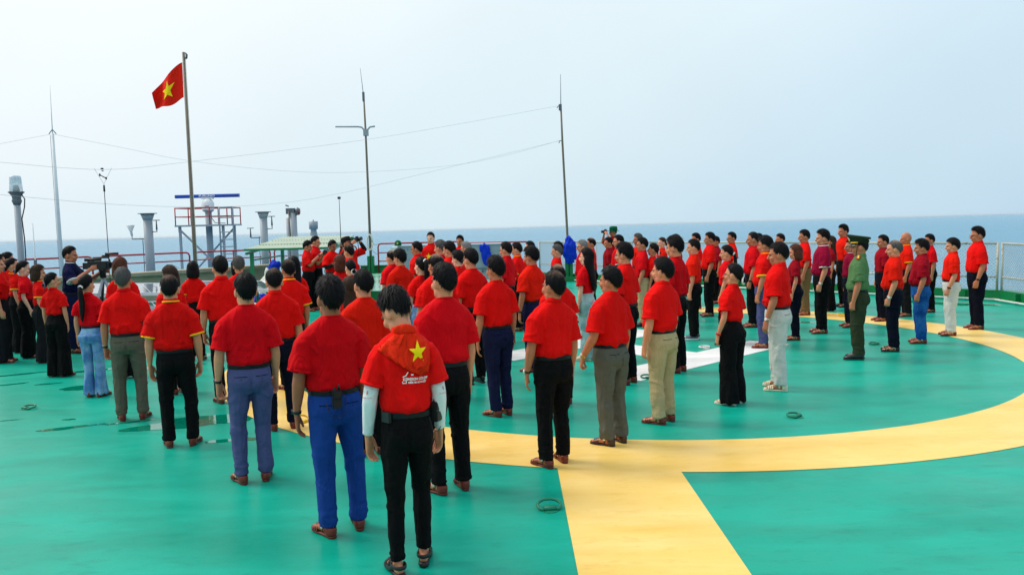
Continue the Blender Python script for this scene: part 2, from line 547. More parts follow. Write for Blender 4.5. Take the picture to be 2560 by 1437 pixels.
mb.add(hbox(-.37, .37, -.8295, .8295), [(0, 1, 2, 3)])
tag(mb.build('white_landing_letter', WHT), kind='structure')

# rain puddles
PUD = mat('puddle_water', lin(0, 124, 100), 0.05, 0.45, bump=(9, .25, .004))
rng = random.Random(5)
def puddle(cx, cy, a, b, rot, rough_=.35, n=44):
    ph = [rng.uniform(0, 2 * PI) for _ in range(6)]
    pts = []
    for j in range(n):
        t = 2 * PI * j / n
        r_ = 1 + rough_ * sum(math.sin((k + 2) * t + ph[k]) / (k + 1.4) for k in range(6)) * .7
        x_, y_ = a * r_ * math.cos(t), b * r_ * math.sin(t)
        pts.append((cx + x_ * math.cos(rot) - y_ * math.sin(rot), cy + x_ * math.sin(rot) + y_ * math.cos(rot)))
    mb = MB(); V = [(p[0], p[1], .003) for p in pts] + [(cx, cy, .003)]
    mb.add(V, [(n, j, (j + 1) % n) for j in range(n)])
    tag(mb.build('puddle', PUD), kind='structure')
for a in [(-5.8, 10.8, .22, .16, .5), (-3.42, 8.75, .62, .26, .25), (-4.75, 8.62, .30, .06, .5), (-4.2, 8.8, .22, .05, .4), (-6.35, 12.1, .45, .07, .5),
          (-7.3, 11.95, .42, .06, .45), (-6.9, 11.2, .16, .05, .5), (-6.4, 11.15, .14, .05, .4), (-4.95, 9.0, .07, .03, 0),
          (-2.75, 7.95, .28, .07, .2), (-5.75, 9.0, .30, .012, .30), (-5.3, 12.3, .5, .12, .3), (9.7, 18.1, 1.0, .32, -.75), (5.4, 15.6, .5, .12, -.3),
          (-4.9, 13.4, .6, .2, .3), (-2.6, 10.2, .35, .12, .1), (-8.6, 12.2, .3, .05, .4)]:
    puddle(*a)

# tie-down rings
GRN = painted('green_gloss', lin(0, 104, 60), .4, rust=0.05)
TEALM = painted('deck_ring_green', lin(0, 120, 92), .45)
YELM = painted('deck_ring_yellow', lin(240, 200, 40), .45)
WHM = painted('deck_ring_white', lin(225, 225, 222), .45)
def tie_ring(x_, y_, rz, m, label, up=.35):
    o = empty('tie_down_ring', (x_, y_, 0), rz)
    pts = []
    for j in range(25):
        t = -PI * .82 + 2 * PI * .82 * j / 24
        q = np.array([.085 * math.sin(t), .062 * math.cos(t) - .02, 0])
        pts.append((q[0], q[1] + .06, .014 + (q[1] + .062) * up))
    MB().tube(pts, [.0115] * 25, n=8, ref=(0, 0, 1)).build('ring', m, o, smooth=True)
    MB().tube([(-.045, 0, .016), (.045, 0, .016)], [.018, .018], n=10, ref=(0, 0, 1)).build('saddle', m, o, smooth=True)
    MB().tube([(0, 0, -.01), (0, 0, .005)], [.062, .06], n=20).build('base_plate', m, o)
    tag(o, label, 'deck ring', 'deck tie-down rings')
tie_ring(.235, 5.78, .1, TEALM, 'green tie-down ring left of the yellow approach line in the foreground')
tie_ring(2.9, 8.3, .8, TEALM, 'green tie-down ring alone on open deck inside the right half of the circle', .15)
tie_ring(-5.78, 9.58, -.5, TEALM, 'green tie-down ring on wet deck at the far left edge', .2)
tie_ring(1.74, 10.5, .4, TEALM, 'green tie-down ring touching the white letter, behind the khaki trousers', .2)
tie_ring(3.02, 12.8, .3, WHM, 'white painted tie-down ring on the edge of the white letter', .1)
tie_ring(5.68, 12.75, .6, TEALM, 'green tie-down ring behind the green uniformed officer', .1)
tie_ring(6.6, 16.3, .3, YELM, 'yellow tie-down ring on the far side of the yellow circle', .3)
tie_ring(-2.22, 8.6, 1.2, YELM, 'yellow tie-down ring on the near left of the yellow circle', .5)

# ------------------------------------------------------------------ deck edge on the right: coaming, pipe, chain-link fence
EDGE = [(10.95, 4.0), (10.95, 18.3), (0.75, 28.5)]
GCOAM = painted('coaming_green', lin(4, 120, 66), .38, rust=0.06)
PIPEW = painted('white_pipe_paint', lin(226, 230, 226), .45, rust=0.15)
co = empty('deck_edge_coaming', (10.95, 18.3, 0))
def P3(p, z): return np.array([p[0] - 10.95, p[1] - 18.3, z])
for (a, b) in zip(EDGE[:-1], EDGE[1:]):
    a = np.array(a); b = np.array(b); d = (b - a) / np.linalg.norm(b - a); nrm = np.array([-d[1], d[0]])
    if nrm @ (np.array([2, 12]) - a) < 0: nrm = -nrm
    L = np.linalg.norm(b - a)
    mb = MB()
    q0, q1 = a + nrm * .02, b + nrm * .02
    mb.beam(P3(q0, .115), P3(q1, .115), .03, .23)
    mb.build('upstand', GCOAM, co)
    mb = MB(); mb.beam(P3(a - nrm * .07, .236), P3(b - nrm * .07, .236), .22, .012); mb.build('top_plate', GCOAM, co)
    k = int(L / 1.35)
    for i in range(k):
        p = a + d * (i + .5) * L / k + nrm * .04
        MB().box((-.006, -.05, 0), (.006, .05, .225), rot=[[d[0], nrm[0], 0], [d[1], nrm[1], 0], [0, 0, 1]], c=P3(p + nrm * .05, 0)).build('rib', GCOAM, co)
tag(co, 'low green steel coaming with ribs along the right deck edge', 'coaming')
pw = empty('white_pipe', (10.95, 18.3, 0))
for (a, b) in zip(EDGE[:-1], EDGE[1:]):
    a = np.array(a); b = np.array(b); d = (b - a) / np.linalg.norm(b - a); nrm = np.array([-d[1], d[0]])
    if nrm @ (np.array([2, 12]) - a) < 0: nrm = -nrm
    MB().bar(P3(a + nrm * .2, .05), P3(b + nrm * .2, .05), .022).build('pipe', PIPEW, pw, smooth=True)
    L = np.linalg.norm(b - a)
    for i in range(int(L / 2.6)):
        p = a + d * (i + .62) * 2.6 + nrm * .22
        pts = [P3(p, .10) + np.array([d[0], d[1], 0]) * .05 * math.cos(t) + np.array([0, 0, .055 * math.sin(t)]) for t in np.linspace(0, 2 * PI, 15)]
        MB().tube(pts, [.011] * 15, n=6, ref=(nrm[0], nrm[1], 0.01)).build('hook', PIPEW, pw, smooth=True)
tag(pw, 'thin white pipe with hooks along the foot of the green coaming', 'pipe')

FENW = painted('fence_white_rusty', lin(184, 180, 166), .5, rust=0.55, scale=3, rustcol=(.20, .10, .045, 1))
WIRE = painted('fence_wire', lin(180, 190, 196), .5, rust=0.05)
def fence_panel(a, b, label, zt=1.285, zb=.243):
    a = np.array(a, float); b = np.array(b, float); L = np.linalg.norm(b - a); d = (b - a) / L
    ang = math.atan2(d[1], d[0])
    o = empty('chain_link_fence_panel', (a[0], a[1], 0), ang)
    MB().bar((0, 0, zt), (L, 0, zt), .024).build('top_rail', FENW, o, smooth=True)
    MB().bar((0, 0, .53), (L, 0, .53), .018).build('mid_rail', FENW, o, smooth=True)
    for x_ in (0.0, L): MB().tube([(x_, 0, zb), (x_, 0, zt + .02)], [.027, .027], n=8).build('post', FENW, o, smooth=True)
    k = max(1, round(L / 2.1))
    for i in range(1, k): MB().bar((L * i / k, 0, zb), (L * i / k, 0, zt), .016).build('upright', FENW, o, smooth=True)
    mb = MB(); st = .075; hh = zt - zb - .03; z0 = zb + .02
    for sgn in (1, -1):
        s_ = -hh
        while s_ < L + hh:
            x0, x1 = (s_, s_ + hh) if sgn > 0 else (s_ + hh, s_)
            za, zc = z0, z0 + hh
            # clip to 0..L
            t0, t1 = 0.0, 1.0
            dx = x1 - x0
            ta, tb = sorted(((0 - x0) / dx, (L - x0) / dx))
            t0, t1 = max(t0, ta), min(t1, tb)
            if t1 > t0 + .01:
                p = np.array([x0, sgn * .003, za]); q = np.array([x1, sgn * .003, zc])
                mb.tube([p + (q - p) * t0, p + (q - p) * t1], [.0058, .0058], n=3, cap=False)
            s_ += st * 1.0
    w = mb.build('chain_link', WIRE, o)
    w['kind'] = 'stuff'
    tag(o, label, 'fence', 'white chain-link fence panels on the deck edge')
fx = lambda t: (10.95 - t * .7071, 18.44 + t * .7071)
dd = 14.3
fence_panel((11.02, 5.0), (11.02, 11.4), 'chain-link fence panel at the right deck edge outside the picture')
fence_panel((11.02, 11.5), (11.0, 18.40), 'chain-link fence panel right of the narrow gap, running out of the right side')
segs = [0.03, 4.6, 9.1, 14.2]
names = ['rusty white chain-link fence panel just left of the gap, behind the tall rightmost man',
         'white chain-link fence panel behind the officer and the middle of the right group',
         'farthest white chain-link fence panel, beside the mast with the blue jacket']
for i in range(3):
    fence_panel(fx(segs[i]), fx(segs[i + 1] - .1), names[i])

# ------------------------------------------------------------------ far and left deck edge
CONC = painted('concrete_grey', lin(160, 148, 130), .85, rust=0.16, var=.22, scale=1.6, rustcol=lin(84, 78, 66))
wall = empty('parapet_wall', (-8.85, 20.3, 0))
lp = [np.array(p) for p in ((-6.35, 22.75), (-11.3, 17.95), (-16.9, 12.4))]
for a, b in zip(lp[:-1], lp[1:]):
    d = (b - a) / np.linalg.norm(b - a); nrm = np.array([d[1], -d[0]])
    if nrm @ (np.array([-20, 30]) - a) < 0: nrm = -nrm
    c0 = np.array([-8.85, 20.3])
    def W(p, z): return np.array([p[0] - c0[0], p[1] - c0[1], z])
    MB().beam(W(a + nrm * .3, .46), W(b + nrm * .3, .46), .36, .92).build('wall', CONC, wall)
    MB().beam(W(a + nrm * .26, .965), W(b + nrm * .26, .965), .50, .085).build('coping', CONC, wall)
tag(wall, 'weathered grey concrete parapet with a flat coping on the left deck edge', 'wall')

RAILR = painted('rail_red', lin(176, 26, 34), .42, rust=0.05)
def railing(a, b, label, zt, mids, zb, posts):
    a = np.array(a, float); b = np.array(b, float); L = np.linalg.norm(b - a); d = (b - a) / L
    o = empty('railing', (a[0], a[1], 0), math.atan2(d[1], d[0]))
    r_ = .026
    pts = [(0, 0, zb), (0, 0, zt - .1), (.03, 0, zt - .03), (.1, 0, zt), (L - .1, 0, zt), (L - .03, 0, zt - .03), (L, 0, zt - .1), (L, 0, zb)]
    MB().tube(pts, [r_] * len(pts), n=8, ref=(0, 1, 0)).build('top_rail', RAILR, o, smooth=True)
    for z in mids: MB().bar((0, 0, z), (L, 0, z), .02).build('mid_rail', RAILR, o, smooth=True)
    for t in posts: MB().bar((L * t, 0, zb), (L * t, 0, zt), .02).build('post', RAILR, o, smooth=True)
    tag(o, label, 'railing', 'red railings round the far deck edge')
railing((-16.6, 20.9), (-12.22, 24.0), 'red railing section behind the standing women at the far left', 1.30, [1.02], .3, [.33, .66])
railing((-12.06, 24.1), (-10.05, 25.72), 'red railing section behind the video camera and the nearest grey post', 1.30, [1.05], .3, [.5])
railing((-9.92, 25.82), (-7.90, 26.98), 'red railing section behind the radar tower legs', 1.30, [1.06], .3, [.5])
railing((-7.78, 27.05), (-5.35, 28.5), 'red railing section seen through the open shelter', 1.30, [1.06], .3, [.5])
railing((-4.56, 28.25), (-1.6, 28.6), 'red three-bar railing section behind the cabinet with the green cap', 1.36, [1.05, .76], .3, [.5])
railing((-1.5, 28.62), (.62, 28.45), 'red railing section between the grey tank and the white fence', 1.30, [1.0, .70], .3, [.55])

# raised green platform and far coaming
PLT = deck_material('platform_paint', lin(92, 168, 140), lin(150, 205, 182), lin(30, 120, 90), rough=(.06, .25))
pf = empty('raised_platform', (-2.9, 23.7, 0))
MB().box((-1.9, -3.3, 0), (2.4, 3.6, .385)).build('plinth', GCOAM, pf)
MB().box((-1.94, -3.34, .386), (2.44, 3.64, .402)).build('top_sheet', PLT, pf)
tag(pf, 'low green platform with a pale wet top beside the shelter', 'platform')
fc = empty('far_coaming', (-2.2, 28.4, 0))
MB().box((-3.0, -.08, 0), (2.9, .1, .60)).build('upstand', GCOAM, fc)
MB().box((-3.0, -.14, .602), (2.9, .16, .625)).build('top_plate', GCOAM, fc)
for i in range(8): MB().box((-2.8 + i * .75, -.2, .402), (-2.785 + i * .75, -.085, .6)).build('rib', GCOAM, fc)
tag(fc, 'dark green steel coaming along the far deck edge under the red railing', 'coaming')

# ------------------------------------------------------------------ sea haze
hz = MB().box((-45000, -45000, -1.5), (45000, 45000, 30)).build('haze', None)
hm_ = bpy.data.materials.new('haze_air'); hm_.use_nodes = True
hn = hm_.node_tree; hn.nodes.clear()
ho_ = hn.nodes.new('ShaderNodeOutputMaterial'); hv_ = hn.nodes.new('ShaderNodeVolumePrincipled')
hv_.inputs['Color'].default_value = (.86, .94, 1.0, 1); hv_.inputs['Density'].default_value = 2.4e-5; hv_.inputs['Anisotropy'].default_value = 0.0
hn.links.new(hv_.outputs[0], ho_.inputs['Volume'])
hz.data.materials.clear(); hz.data.materials.append(hm_)
hz.rotation_mode = 'QUATERNION'; hz.rotation_quaternion = sea.rotation_quaternion; hz.location = sea.location
tag(hz, 'pale sea haze softening the horizon', 'haze', kind='stuff')

# ------------------------------------------------------------------ masts, posts, radar, shelter
POLE = painted('pole_brown', lin(120, 110, 96), .5, rust=0.25, scale=6, rustcol=lin(84, 62, 46))
GREY = painted('mast_grey', lin(150, 160, 170), .45, rust=0.03, var=.06)
GREYD = painted('steel_dark_grey', lin(96, 104, 112), .5)
WHP = painted('antenna_white', lin(224, 228, 230), .4)
BLK = mat('black_plastic', (0.012, 0.012, 0.014, 1), .4, .4)
ROPE = mat('rope_white', lin(220, 216, 204), .9, .2, bump=(60, .5, .01))
CABLE = mat('cable_grey', lin(120, 126, 134), .6, .3)
BLUE = cloth('tarp_blue', lin(10, 52, 190), .5, 0.0)

# flag pole + flag
fp = empty('flagpole', (-6.725, 17.5, 0))
MB().tube([(0, 0, 0), (0, 0, 2.0), (0, 0, 5.72)], [.040, .036, .028], n=12).build('pole', POLE, fp, smooth=True)
MB().tube([(.02, 0, 5.58), (.06, -.01, 5.6), (.07, -.01, 5.66), (.04, 0, 5.71)], [.018, .025, .025, .012], n=8).build('pulley', GREYD, fp, smooth=True)
MB().tube([(.055, -.02, 1.0), (.05, -.02, 3.0), (.045, -.02, 5.6)], [.006] * 3, n=5).build('halyard', ROPE, fp, smooth=True)
MB().tube([(0, 0, 0), (0, 0, .03)], [.14, .14], n=16).build('base_plate', GREYD, fp)
tag(fp, 'tall weathered brown flagpole with the flying red flag', 'flagpole')
FLAGR = cloth('flag_red', lin(236, 34, 16), .7)
b_ = FLAGR.node_tree.nodes['Principled BSDF']; b_.inputs['Transmission Weight'].default_value = 0.0
FLAGY = cloth('flag_yellow', lin(250, 214, 20), .7, .05)
def flag_pt(u, v):
    # u along the fly 0..1, v up the hoist 0..1; blown to the left and a little away, sagging at the fly end
    L = .84
    x_ = -L * u * (.92 - .08 * u)
    y_ = .18 * u + .075 * math.sin(u * 8.5 + v * 1.9) * (.25 + u)
    z_ = (v - 1) * .72 * (1 - .42 * u * u) - .57 * u ** 1.25 + .30 * u * u * (1 - v) * .35 + .02 * math.sin(u * 9 + 1)
    return np.array([x_, y_, z_])
fl = empty('flag', (-6.77, 17.5, 5.50))
NU, NV = 40, 26
V = [flag_pt(i / NU, j / NV) for i in range(NU + 1) for j in range(NV + 1)]
V2 = [p + np.array([0, .002, 0]) for p in V]
F = []
for i in range(NU):
    for j in range(NV):
        a = i * (NV + 1) + j
        F.append((a, a + 1, a + NV + 2, a + NV + 1))
nn = len(V)
F2 = [tuple(k + nn for k in q[::-1]) for q in F]
MB().add(np.array(V + V2), F + F2).build('cloth', FLAGR, fl, smooth=True)
def star_mesh(cu, cv, ru, rv, fn, off, n=5, sub=7):
    """five-pointed star in (u,v) mapped through fn and lifted by off"""
    out = [(cu + ru * math.sin(2 * PI * k / 10) * (1 if k % 2 == 0 else .40), cv + rv * math.cos(2 * PI * k / 10) * (1 if k % 2 == 0 else .40)) for k in range(10)]
    V = []; F = []
    for k in range(10):
        a = np.array((cu, cv)); b = np.array(out[k]); c = np.array(out[(k + 1) % 10])
        base = len(V)
        idx = {}
        for i in range(sub + 1):
            for j in range(sub + 1 - i):
                w = a + (b - a) * i / sub + (c - a) * j / sub
                idx[i, j] = len(V); V.append(fn(w[0], w[1]) + off)
        for i in range(sub):
            for j in range(sub - i):
                F.append((idx[i, j], idx[i + 1, j], idx[i, j + 1]))
                if i + j < sub - 1: F.append((idx[i + 1, j], idx[i + 1, j + 1], idx[i, j + 1]))
    return MB().add(np.array(V), F)
for off in (-.006, .008):
    star_mesh(.47, .5, .235, .33, flag_pt, np.array([0, off, 0])).build('star', FLAGY, fl, smooth=True)
tag(fl, 'red flag with a yellow five-pointed star blowing from the flagpole', 'flag')

def lattice_post(): pass
# mast with T arms
m2 = empty('antenna_mast', (-4.79, 28.05, 0))
MB().tube([(0, 0, .6), (0, 0, 3.0), (-.01, 0, 5.2), (-.03, 0, 6.42)], [.046, .040, .034, .028], n=10).build('pole', POLE, m2, smooth=True)
MB().tube([(-.03, 0, 6.3), (-.11, 0, 7.24)], [.013, .008], n=6).build('whip', GREY, m2, smooth=True)
MB().box((-.07, -.04, 6.15), (-.0, .04, 6.45)).build('clamp', GREYD, m2)
MB().tube([(-.02, 0, 5.08), (-.06, 0, 5.2), (-.14, 0, 5.29), (-.26, 0, 5.31), (-1.02, 0, 5.33)], [.028] * 5, n=8, ref=(0, 1, 0)).build('arm', GREY, m2, smooth=True)
MB().tube([(.02, 0, 5.08), (.06, 0, 5.2), (.14, 0, 5.29), (.31, 0, 5.31)], [.028] * 4, n=8, ref=(0, 1, 0)).build('arm', GREY, m2, smooth=True)
MB().box((-.08, -.07, 5.0), (.08, .07, 5.22)).build('bracket', GREY, m2)
MB().box((-.11, -.09, .4), (-.02, .09, .96)).box((.02, -.09, .4), (.11, .09, .96)).box((-.02, .02, .4), (.02, .08, .96)).build('base_post', GCOAM, m2)
pts = [(.0 + .09 * math.cos(t), -.07, 1.42 + .26 * math.sin(t)) for t in np.linspace(0, 2 * PI, 17)]
MB().tube(pts, [.03] * 17, n=6, ref=(0, 1, 0)).build('rope_coil', ROPE, m2, smooth=True)
for k, (dx, z) in enumerate(((.35, 1.3), (.4, 1.0), (-.3, 1.15))):
    MB().tube([(0, -.05, z + .2), (dx * .5, -.05, z + .02), (dx, -.05, z + .08)], [.008] * 3, n=5, ref=(0, 1, 0)).build('loose_cable', CABLE, m2, smooth=True)
tag(m2, 'thin brown mast with a T-shaped arm and rope coil, between shelter and cabinet', 'mast')
# mast with the blue jacket
m3 = empty('antenna_mast', (1.90, 27.2, 0), 0, .975)
MB().tube([(0, 0, .6), (-.03, 0, 1.5), (-.14, 0, 4.7), (-.17, 0, 5.9)], [.046, .042, .035, .030], n=10).build('pole', POLE, m3, smooth=True)
MB().tube([(-.17, 0, 5.8), (-.16, 0, 6.9)], [.015, .010], n=6).build('whip', GREY, m3, smooth=True)
MB().box((-.24, -.05, 5.72), (-.14, .05, 5.92)).build('clamp', GREYD, m3)
MB().tube([(-.30, 0, 5.80), (-.26, 0, 5.86), (-.18, 0, 5.86)], [.015] * 3, n=6, ref=(0, 1, 0)).build('shackle', GREYD, m3, smooth=True)
MB().tube([(-.26, 0, 4.64), (-.22, 0, 4.72), (-.14, 0, 4.72)], [.015] * 3, n=6, ref=(0, 1, 0)).build('shackle', GREYD, m3, smooth=True)
MB().box((-.13, -.11, 0), (-.02, .11, .78)).box((.02, -.11, 0), (.13, .11, .78)).box((-.02, .02, 0), (.02, .1, .78)).build('base_post', GCOAM, m3)
MB().box((-.3, -.3, 0), (.3, .3, .16)).build('base_plinth', GCOAM, m3)
tag(m3, 'plain brown mast behind the blue jacket at the white fence', 'mast')
# blue jacket hung over the base of that mast
def lumpy(mb, vox, amp, freq, seed, smooth=2):
    me = remesh(mb, vox, smooth)
    v = get_v(me); n = get_n(me)
    v = v + n * (amp * vnoise(v * freq + seed) + .5 * amp * vnoise(v * freq * 2.3 + seed * 2))[:, None]
    set_v(me, v)
    return me
jb = MB()
jb.tube([(0, -.06, .62), (-.02, -.10, .9), (.0, -.10, 1.2), (-.01, -.06, 1.42), (0, -.02, 1.52)], [(.13, .09), (.22, .12), (.2, .12), (.12, .09), (.05, .05)], n=16)
jb.tube([(.12, -.1, 1.3), (.17, -.12, 1.0), (.15, -.12, .74)], [.07, .075, .06], n=10)
jb.tube([(-.14, -.1, 1.25), (-.19, -.12, 1.0), (-.16, -.1, .78)], [.07, .075, .05], n=10)
jk = empty('hanging_jacket', (1.93, 27.12, 0), 0, .985)
put('cloth', lumpy(jb, .016, .035, np.array([16, 16, 6]), 3.1), BLUE, jk)
tag(jk, 'bright blue jacket hanging over the foot of the mast at the fence', 'jacket')

# left edge: beacon post, whip antenna, short rod, feed wire
GLASS = mat('lamp_glass', (.80, .88, .92, 1), .08, .5)
GLASS.node_tree.nodes['Principled BSDF'].inputs['Transmission Weight'].default_value = .55
bc = empty('beacon_post', (-12.5, 21.0, 0))
MB().tube([(0, 0, 0), (0, 0, 2.75)], [.082, .078], n=16).build('post', GREY, bc, smooth=True)
MB().tube([(0, 0, 2.75), (0, 0, 2.86), (0, 0, 2.9), (0, 0, 2.98), (0, 0, 3.06)], [.078, .12, .10, .11, .17], n=18).build('neck', GREYD, bc, smooth=True)
MB().tube([(0, 0, 3.06), (0, 0, 3.09)], [.185, .185], n=20).build('flange', GREYD, bc)
MB().tube([(0, 0, 3.09), (0, 0, 3.12), (0, 0, 3.44), (0, 0, 3.48), (0, 0, 3.5)], [.145, .155, .135, .12, .04], n=18).build('lamp_glass', GLASS, bc, smooth=True)
MB().tube([(0, 0, 3.10), (0, 0, 3.25)], [.06, .04], n=8).build('lamp_burner', GREYD, bc, smooth=True)
MB().tube([(.14, -.02, 3.02), (.22, -.03, 2.9), (.2, -.03, 2.7), (.13, -.06, 2.4), (.16, -.06, 1.9), (.15, -.06, .3)], [.014] * 6, n=6, ref=(0, 1, 0)).build('cable', BLK, bc, smooth=True)
tag(bc, 'grey beacon post topped with a clear glass lamp at the far left', 'lamp post')
wa = empty('whip_antenna', (-12.57, 23.0, 0))
MB().tube([(0, 0, 0), (0, 0, 3.0), (0, 0, 4.75)], [.06, .045, .035], n=10).build('mast', WHP, wa, smooth=True)
MB().tube([(0, 0, 4.75), (.02, 0, 6.06)], [.014, .006], n=6).build('whip', WHP, wa, smooth=True)
for dx in (-.1, .1): MB().bar((0, 0, 4.86), (dx, 0, 4.74), .012).build('stay_lug', GREYD, wa)
MB().tube([(-.06, -.03, .3), (-.05, -.03, 4.7)], [.006, .006], n=4).build('halyard', CABLE, wa)
tag(wa, 'very tall slim white whip antenna at the left', 'antenna')
sr = empty('short_whip_antenna', (-13.3, 23.0, 0))
MB().tube([(0, 0, .3), (0, 0, 2.3)], [.022, .014], n=8).build('rod', WHP, sr, smooth=True)
MB().box((-.03, -.03, 1.05), (.03, .03, 1.28)).build('clamp', GREYD, sr)
tag(sr, 'short thin white rod clamped to the red railing at far left', 'antenna')

WIREM = mat('antenna_wire', lin(172, 182, 190), .5, .3)
def wire(pts, label, r_=.0036):
    pts = np.array(pts, float)
    # Catmull-Rom through the points
    out = []
    P = np.concatenate([[2 * pts[0] - pts[1]], pts, [2 * pts[-1] - pts[-2]]])
    for i in range(1, len(P) - 2):
        for t in np.linspace(0, 1, 8, endpoint=False):
            a, b, c, d = P[i - 1], P[i], P[i + 1], P[i + 2]
            out.append(.5 * ((2 * b) + (-a + c) * t + (2 * a - 5 * b + 4 * c - d) * t ** 2 + (-a + 3 * b - 3 * c + d) * t ** 3))
    out.append(P[-2])
    o = MB().tube(out, [r_] * len(out), n=5, ref=(0, 0, 1)).build('aerial_wire', WIREM, smooth=True)
    tag(o, label, 'wire', 'aerial wires across the sky')
wire([(-11.28, 17.6, 3.62), (-11.02, 18.0, 3.59), (-9.28, 19.0, 3.45), (-8.11, 21.0, 3.73), (-4.46, 25.0, 4.55), (-1.53, 26.6, 5.16), (1.77, 28.0, 5.84)], 'upper aerial wire from the left edge to the top of the right mast')
wire([(-11.26, 17.5, 2.94), (-10.67, 18.2, 2.84), (-9.42, 20.0, 2.67), (-7.85, 21.5, 2.6), (-6.39, 23.0, 2.69), (-4.86, 24.2, 2.98), (-2.16, 26.0, 3.69), (1.76, 28.0, 4.68)], 'lower aerial wire sagging from the left edge to the right mast')
wire([(-12.55, 23.0, 4.73), (-11.2, 24.0, 4.43), (-9.65, 25.0, 4.08), (-7.18, 26.0, 3.78), (-5.08, 26.8, 3.72), (-2.27, 27.3, 3.86), (-0.29, 27.6, 4.16), (1.76, 28.0, 4.69)], 'aerial wire from the tall white whip antenna sagging towards the right mast')
wire([(-13.75, 21.5, 4.24), (-13.43, 22.0, 4.4), (-12.57, 23.0, 4.74)], 'short aerial wire from the left edge up to the white whip antenna')
fw = empty('aerial_feed_line', (-9.29, 19.0, 0))
MB().tube([(0, 0, .5), (.0, 0, 3.0)], [.009, .009], n=6).build('feed_wire', BLK, fw)
MB().tube([(0, 0, 2.95), (0, 0, 3.1)], [.022, .02], n=8).build('connector', BLK, fw, smooth=True)
MB().tube([(-.08, 0, 3.33), (.06, 0, 3.25)], [.012, .012], n=6, ref=(0, 1, 0)).ell((-.08, 0, 3.33), (.02, .02, .035), 8, 6).ell((.06, 0, 3.25), (.02, .02, .035), 8, 6).build('insulator', BLK, fw, smooth=True)
MB().ell((-.02, 0, 3.47), (.04, .02, .02), 8, 6).ell((-.01, 0, 3.42), (.03, .018, .012), 8, 6).build('insulator', BLK, fw, smooth=True)
for s_ in (-1, 1):
    MB().tube([(s_ * .20, 0, 3.48), (s_ * .10, 0, 3.3), (0, 0, 3.12)], [.004] * 3, n=4, ref=(0, 1, 0)).build('strop', WIREM, fw)
tag(fw, 'dark vertical feed line with insulators hanging from the aerial wire', 'cable')

# grey vent posts with weather sensors
def vent_post(x_, y_, zt, r_, label, arms):
    o = empty('grey_post', (x_, y_, 0))
    MB().tube([(0, 0, 0), (0, 0, zt - .2)], [r_, r_], n=18).build('post', GREY, o, smooth=True)
    MB().tube([(0, 0, zt - .2), (0, 0, zt - .02)], [r_ + .002, r_ * 1.55], n=18).build('flared_head', GREY, o, smooth=True)
    MB().tube([(0, 0, zt - .019), (0, 0, zt)], [r_ * 2.1, r_ * 2.1], n=18).build('cap_plate', GREYD, o)
    for (sx, za, ln, zh, kind) in arms:
        MB().tube([(sx * r_, 0, za), (sx * (r_ + ln), 0, za), (sx * (r_ + ln), 0, za + zh)], [.016] * 3, n=6, ref=(0, 1, 0)).build('sensor_arm', GREYD, o, smooth=True)
        xs_ = sx * (r_ + ln)
        if kind == 'cup':
            MB().tube([(xs_, 0, za + zh - .02), (xs_ - .02, 0, za + zh + .1), (xs_ - .03, 0, za + zh + .28)], [.03, .035, .12], n=10, ref=(0, 1, 0)).build('rain_gauge', WHP, o, smooth=True)
        else:
            MB().tube([(xs_, 0, za + zh - .1), (xs_, 0, za + zh + .16)], [.028, .014], n=8).tube([(xs_ - .1, 0, za + zh + .17), (xs_ + .1, 0, za + zh + .17)], [.014, .014], n=6, ref=(0, 1, 0)).build('wind_sensor', GREYD, o, smooth=True)
    MB().tube([(-r_ - .03, -.05, 1.75), (-r_ - .03, -.05, .3)], [.012, .012], n=5).build('conduit', GREYD, o)
    tag(o, label, 'post', 'grey flare-topped posts')
vent_post(-10.53, 24.0, 2.52, .125, 'grey flare-topped post with a rain gauge arm, left of the radar tower', [(-1, 1.78, .36, .12, 'cup'), (1, 1.98, .12, .16, 'wind')])
vent_post(-7.47, 25.0, 2.50, .11, 'grey flare-topped post right of the radar tower, behind the shelter', [(1, 1.98, .14, .2, 'wind'), (-1, 1.72, .30, .12, 'wind')])
# horn post
ho = empty('signal_horn_post', (-6.83, 26.0, 0))
MB().tube([(0, 0, 0), (0, 0, 2.45)], [.12, .11], n=14).build('post', GREY, ho, smooth=True)
MB().tube([(-.19, .15, 0), (-.19, .15, 2.3)], [.085, .085], n=12).build('second_post', GREY, ho, smooth=True)
MB().box((-.2, -.1, 2.42), (.06, .1, 2.60)).build('bracket', GREYD, ho)
MB().tube([(-.02, 0, 2.5), (.1, 0, 2.5), (.12, 0, 2.5), (.2, 0, 2.48)], [.05, .06, .13, .10], n=14, ref=(0, 1, 0)).build('horn', GREYD, ho, smooth=True)
MB().tube([(.18, 0, 2.49), (.215, 0, 2.49)], [.11, .085], n=14, ref=(0, 1, 0)).build('red_lens', painted('lens_red', lin(150, 20, 34), .3), ho, smooth=True)
MB().tube([(-.22, -.02, 2.7), (-.12, -.02, 2.66)], [.02, .02], n=6).build('nozzle', GREYD, ho)
MB().tube([(-.1, -.12, 2.5), (-.09, -.14, 2.1), (-.06, -.14, 1.4)], [.02, .02, .02], n=6).build('pipe', POLE, ho, smooth=True)
MB().box((-.42, -.14, 1.55), (.42, .14, 1.62)).build('platform_plate', GREYD, ho)
MB().ell((0, -.2, .98), (.07, .07, .07), 12, 8).build('orange_lamp', mat('lamp_orange', lin(235, 120, 60), .3), ho, smooth=True)
MB().box((-.3, -.16, .78), (.3, -.04, .92)).build('bracket', GREYD, ho)
tag(ho, 'grey post carrying a signal horn with a red lens, behind the shelter', 'horn')
ve = empty('goblet_vent', (-7.16, 30.0, 0))
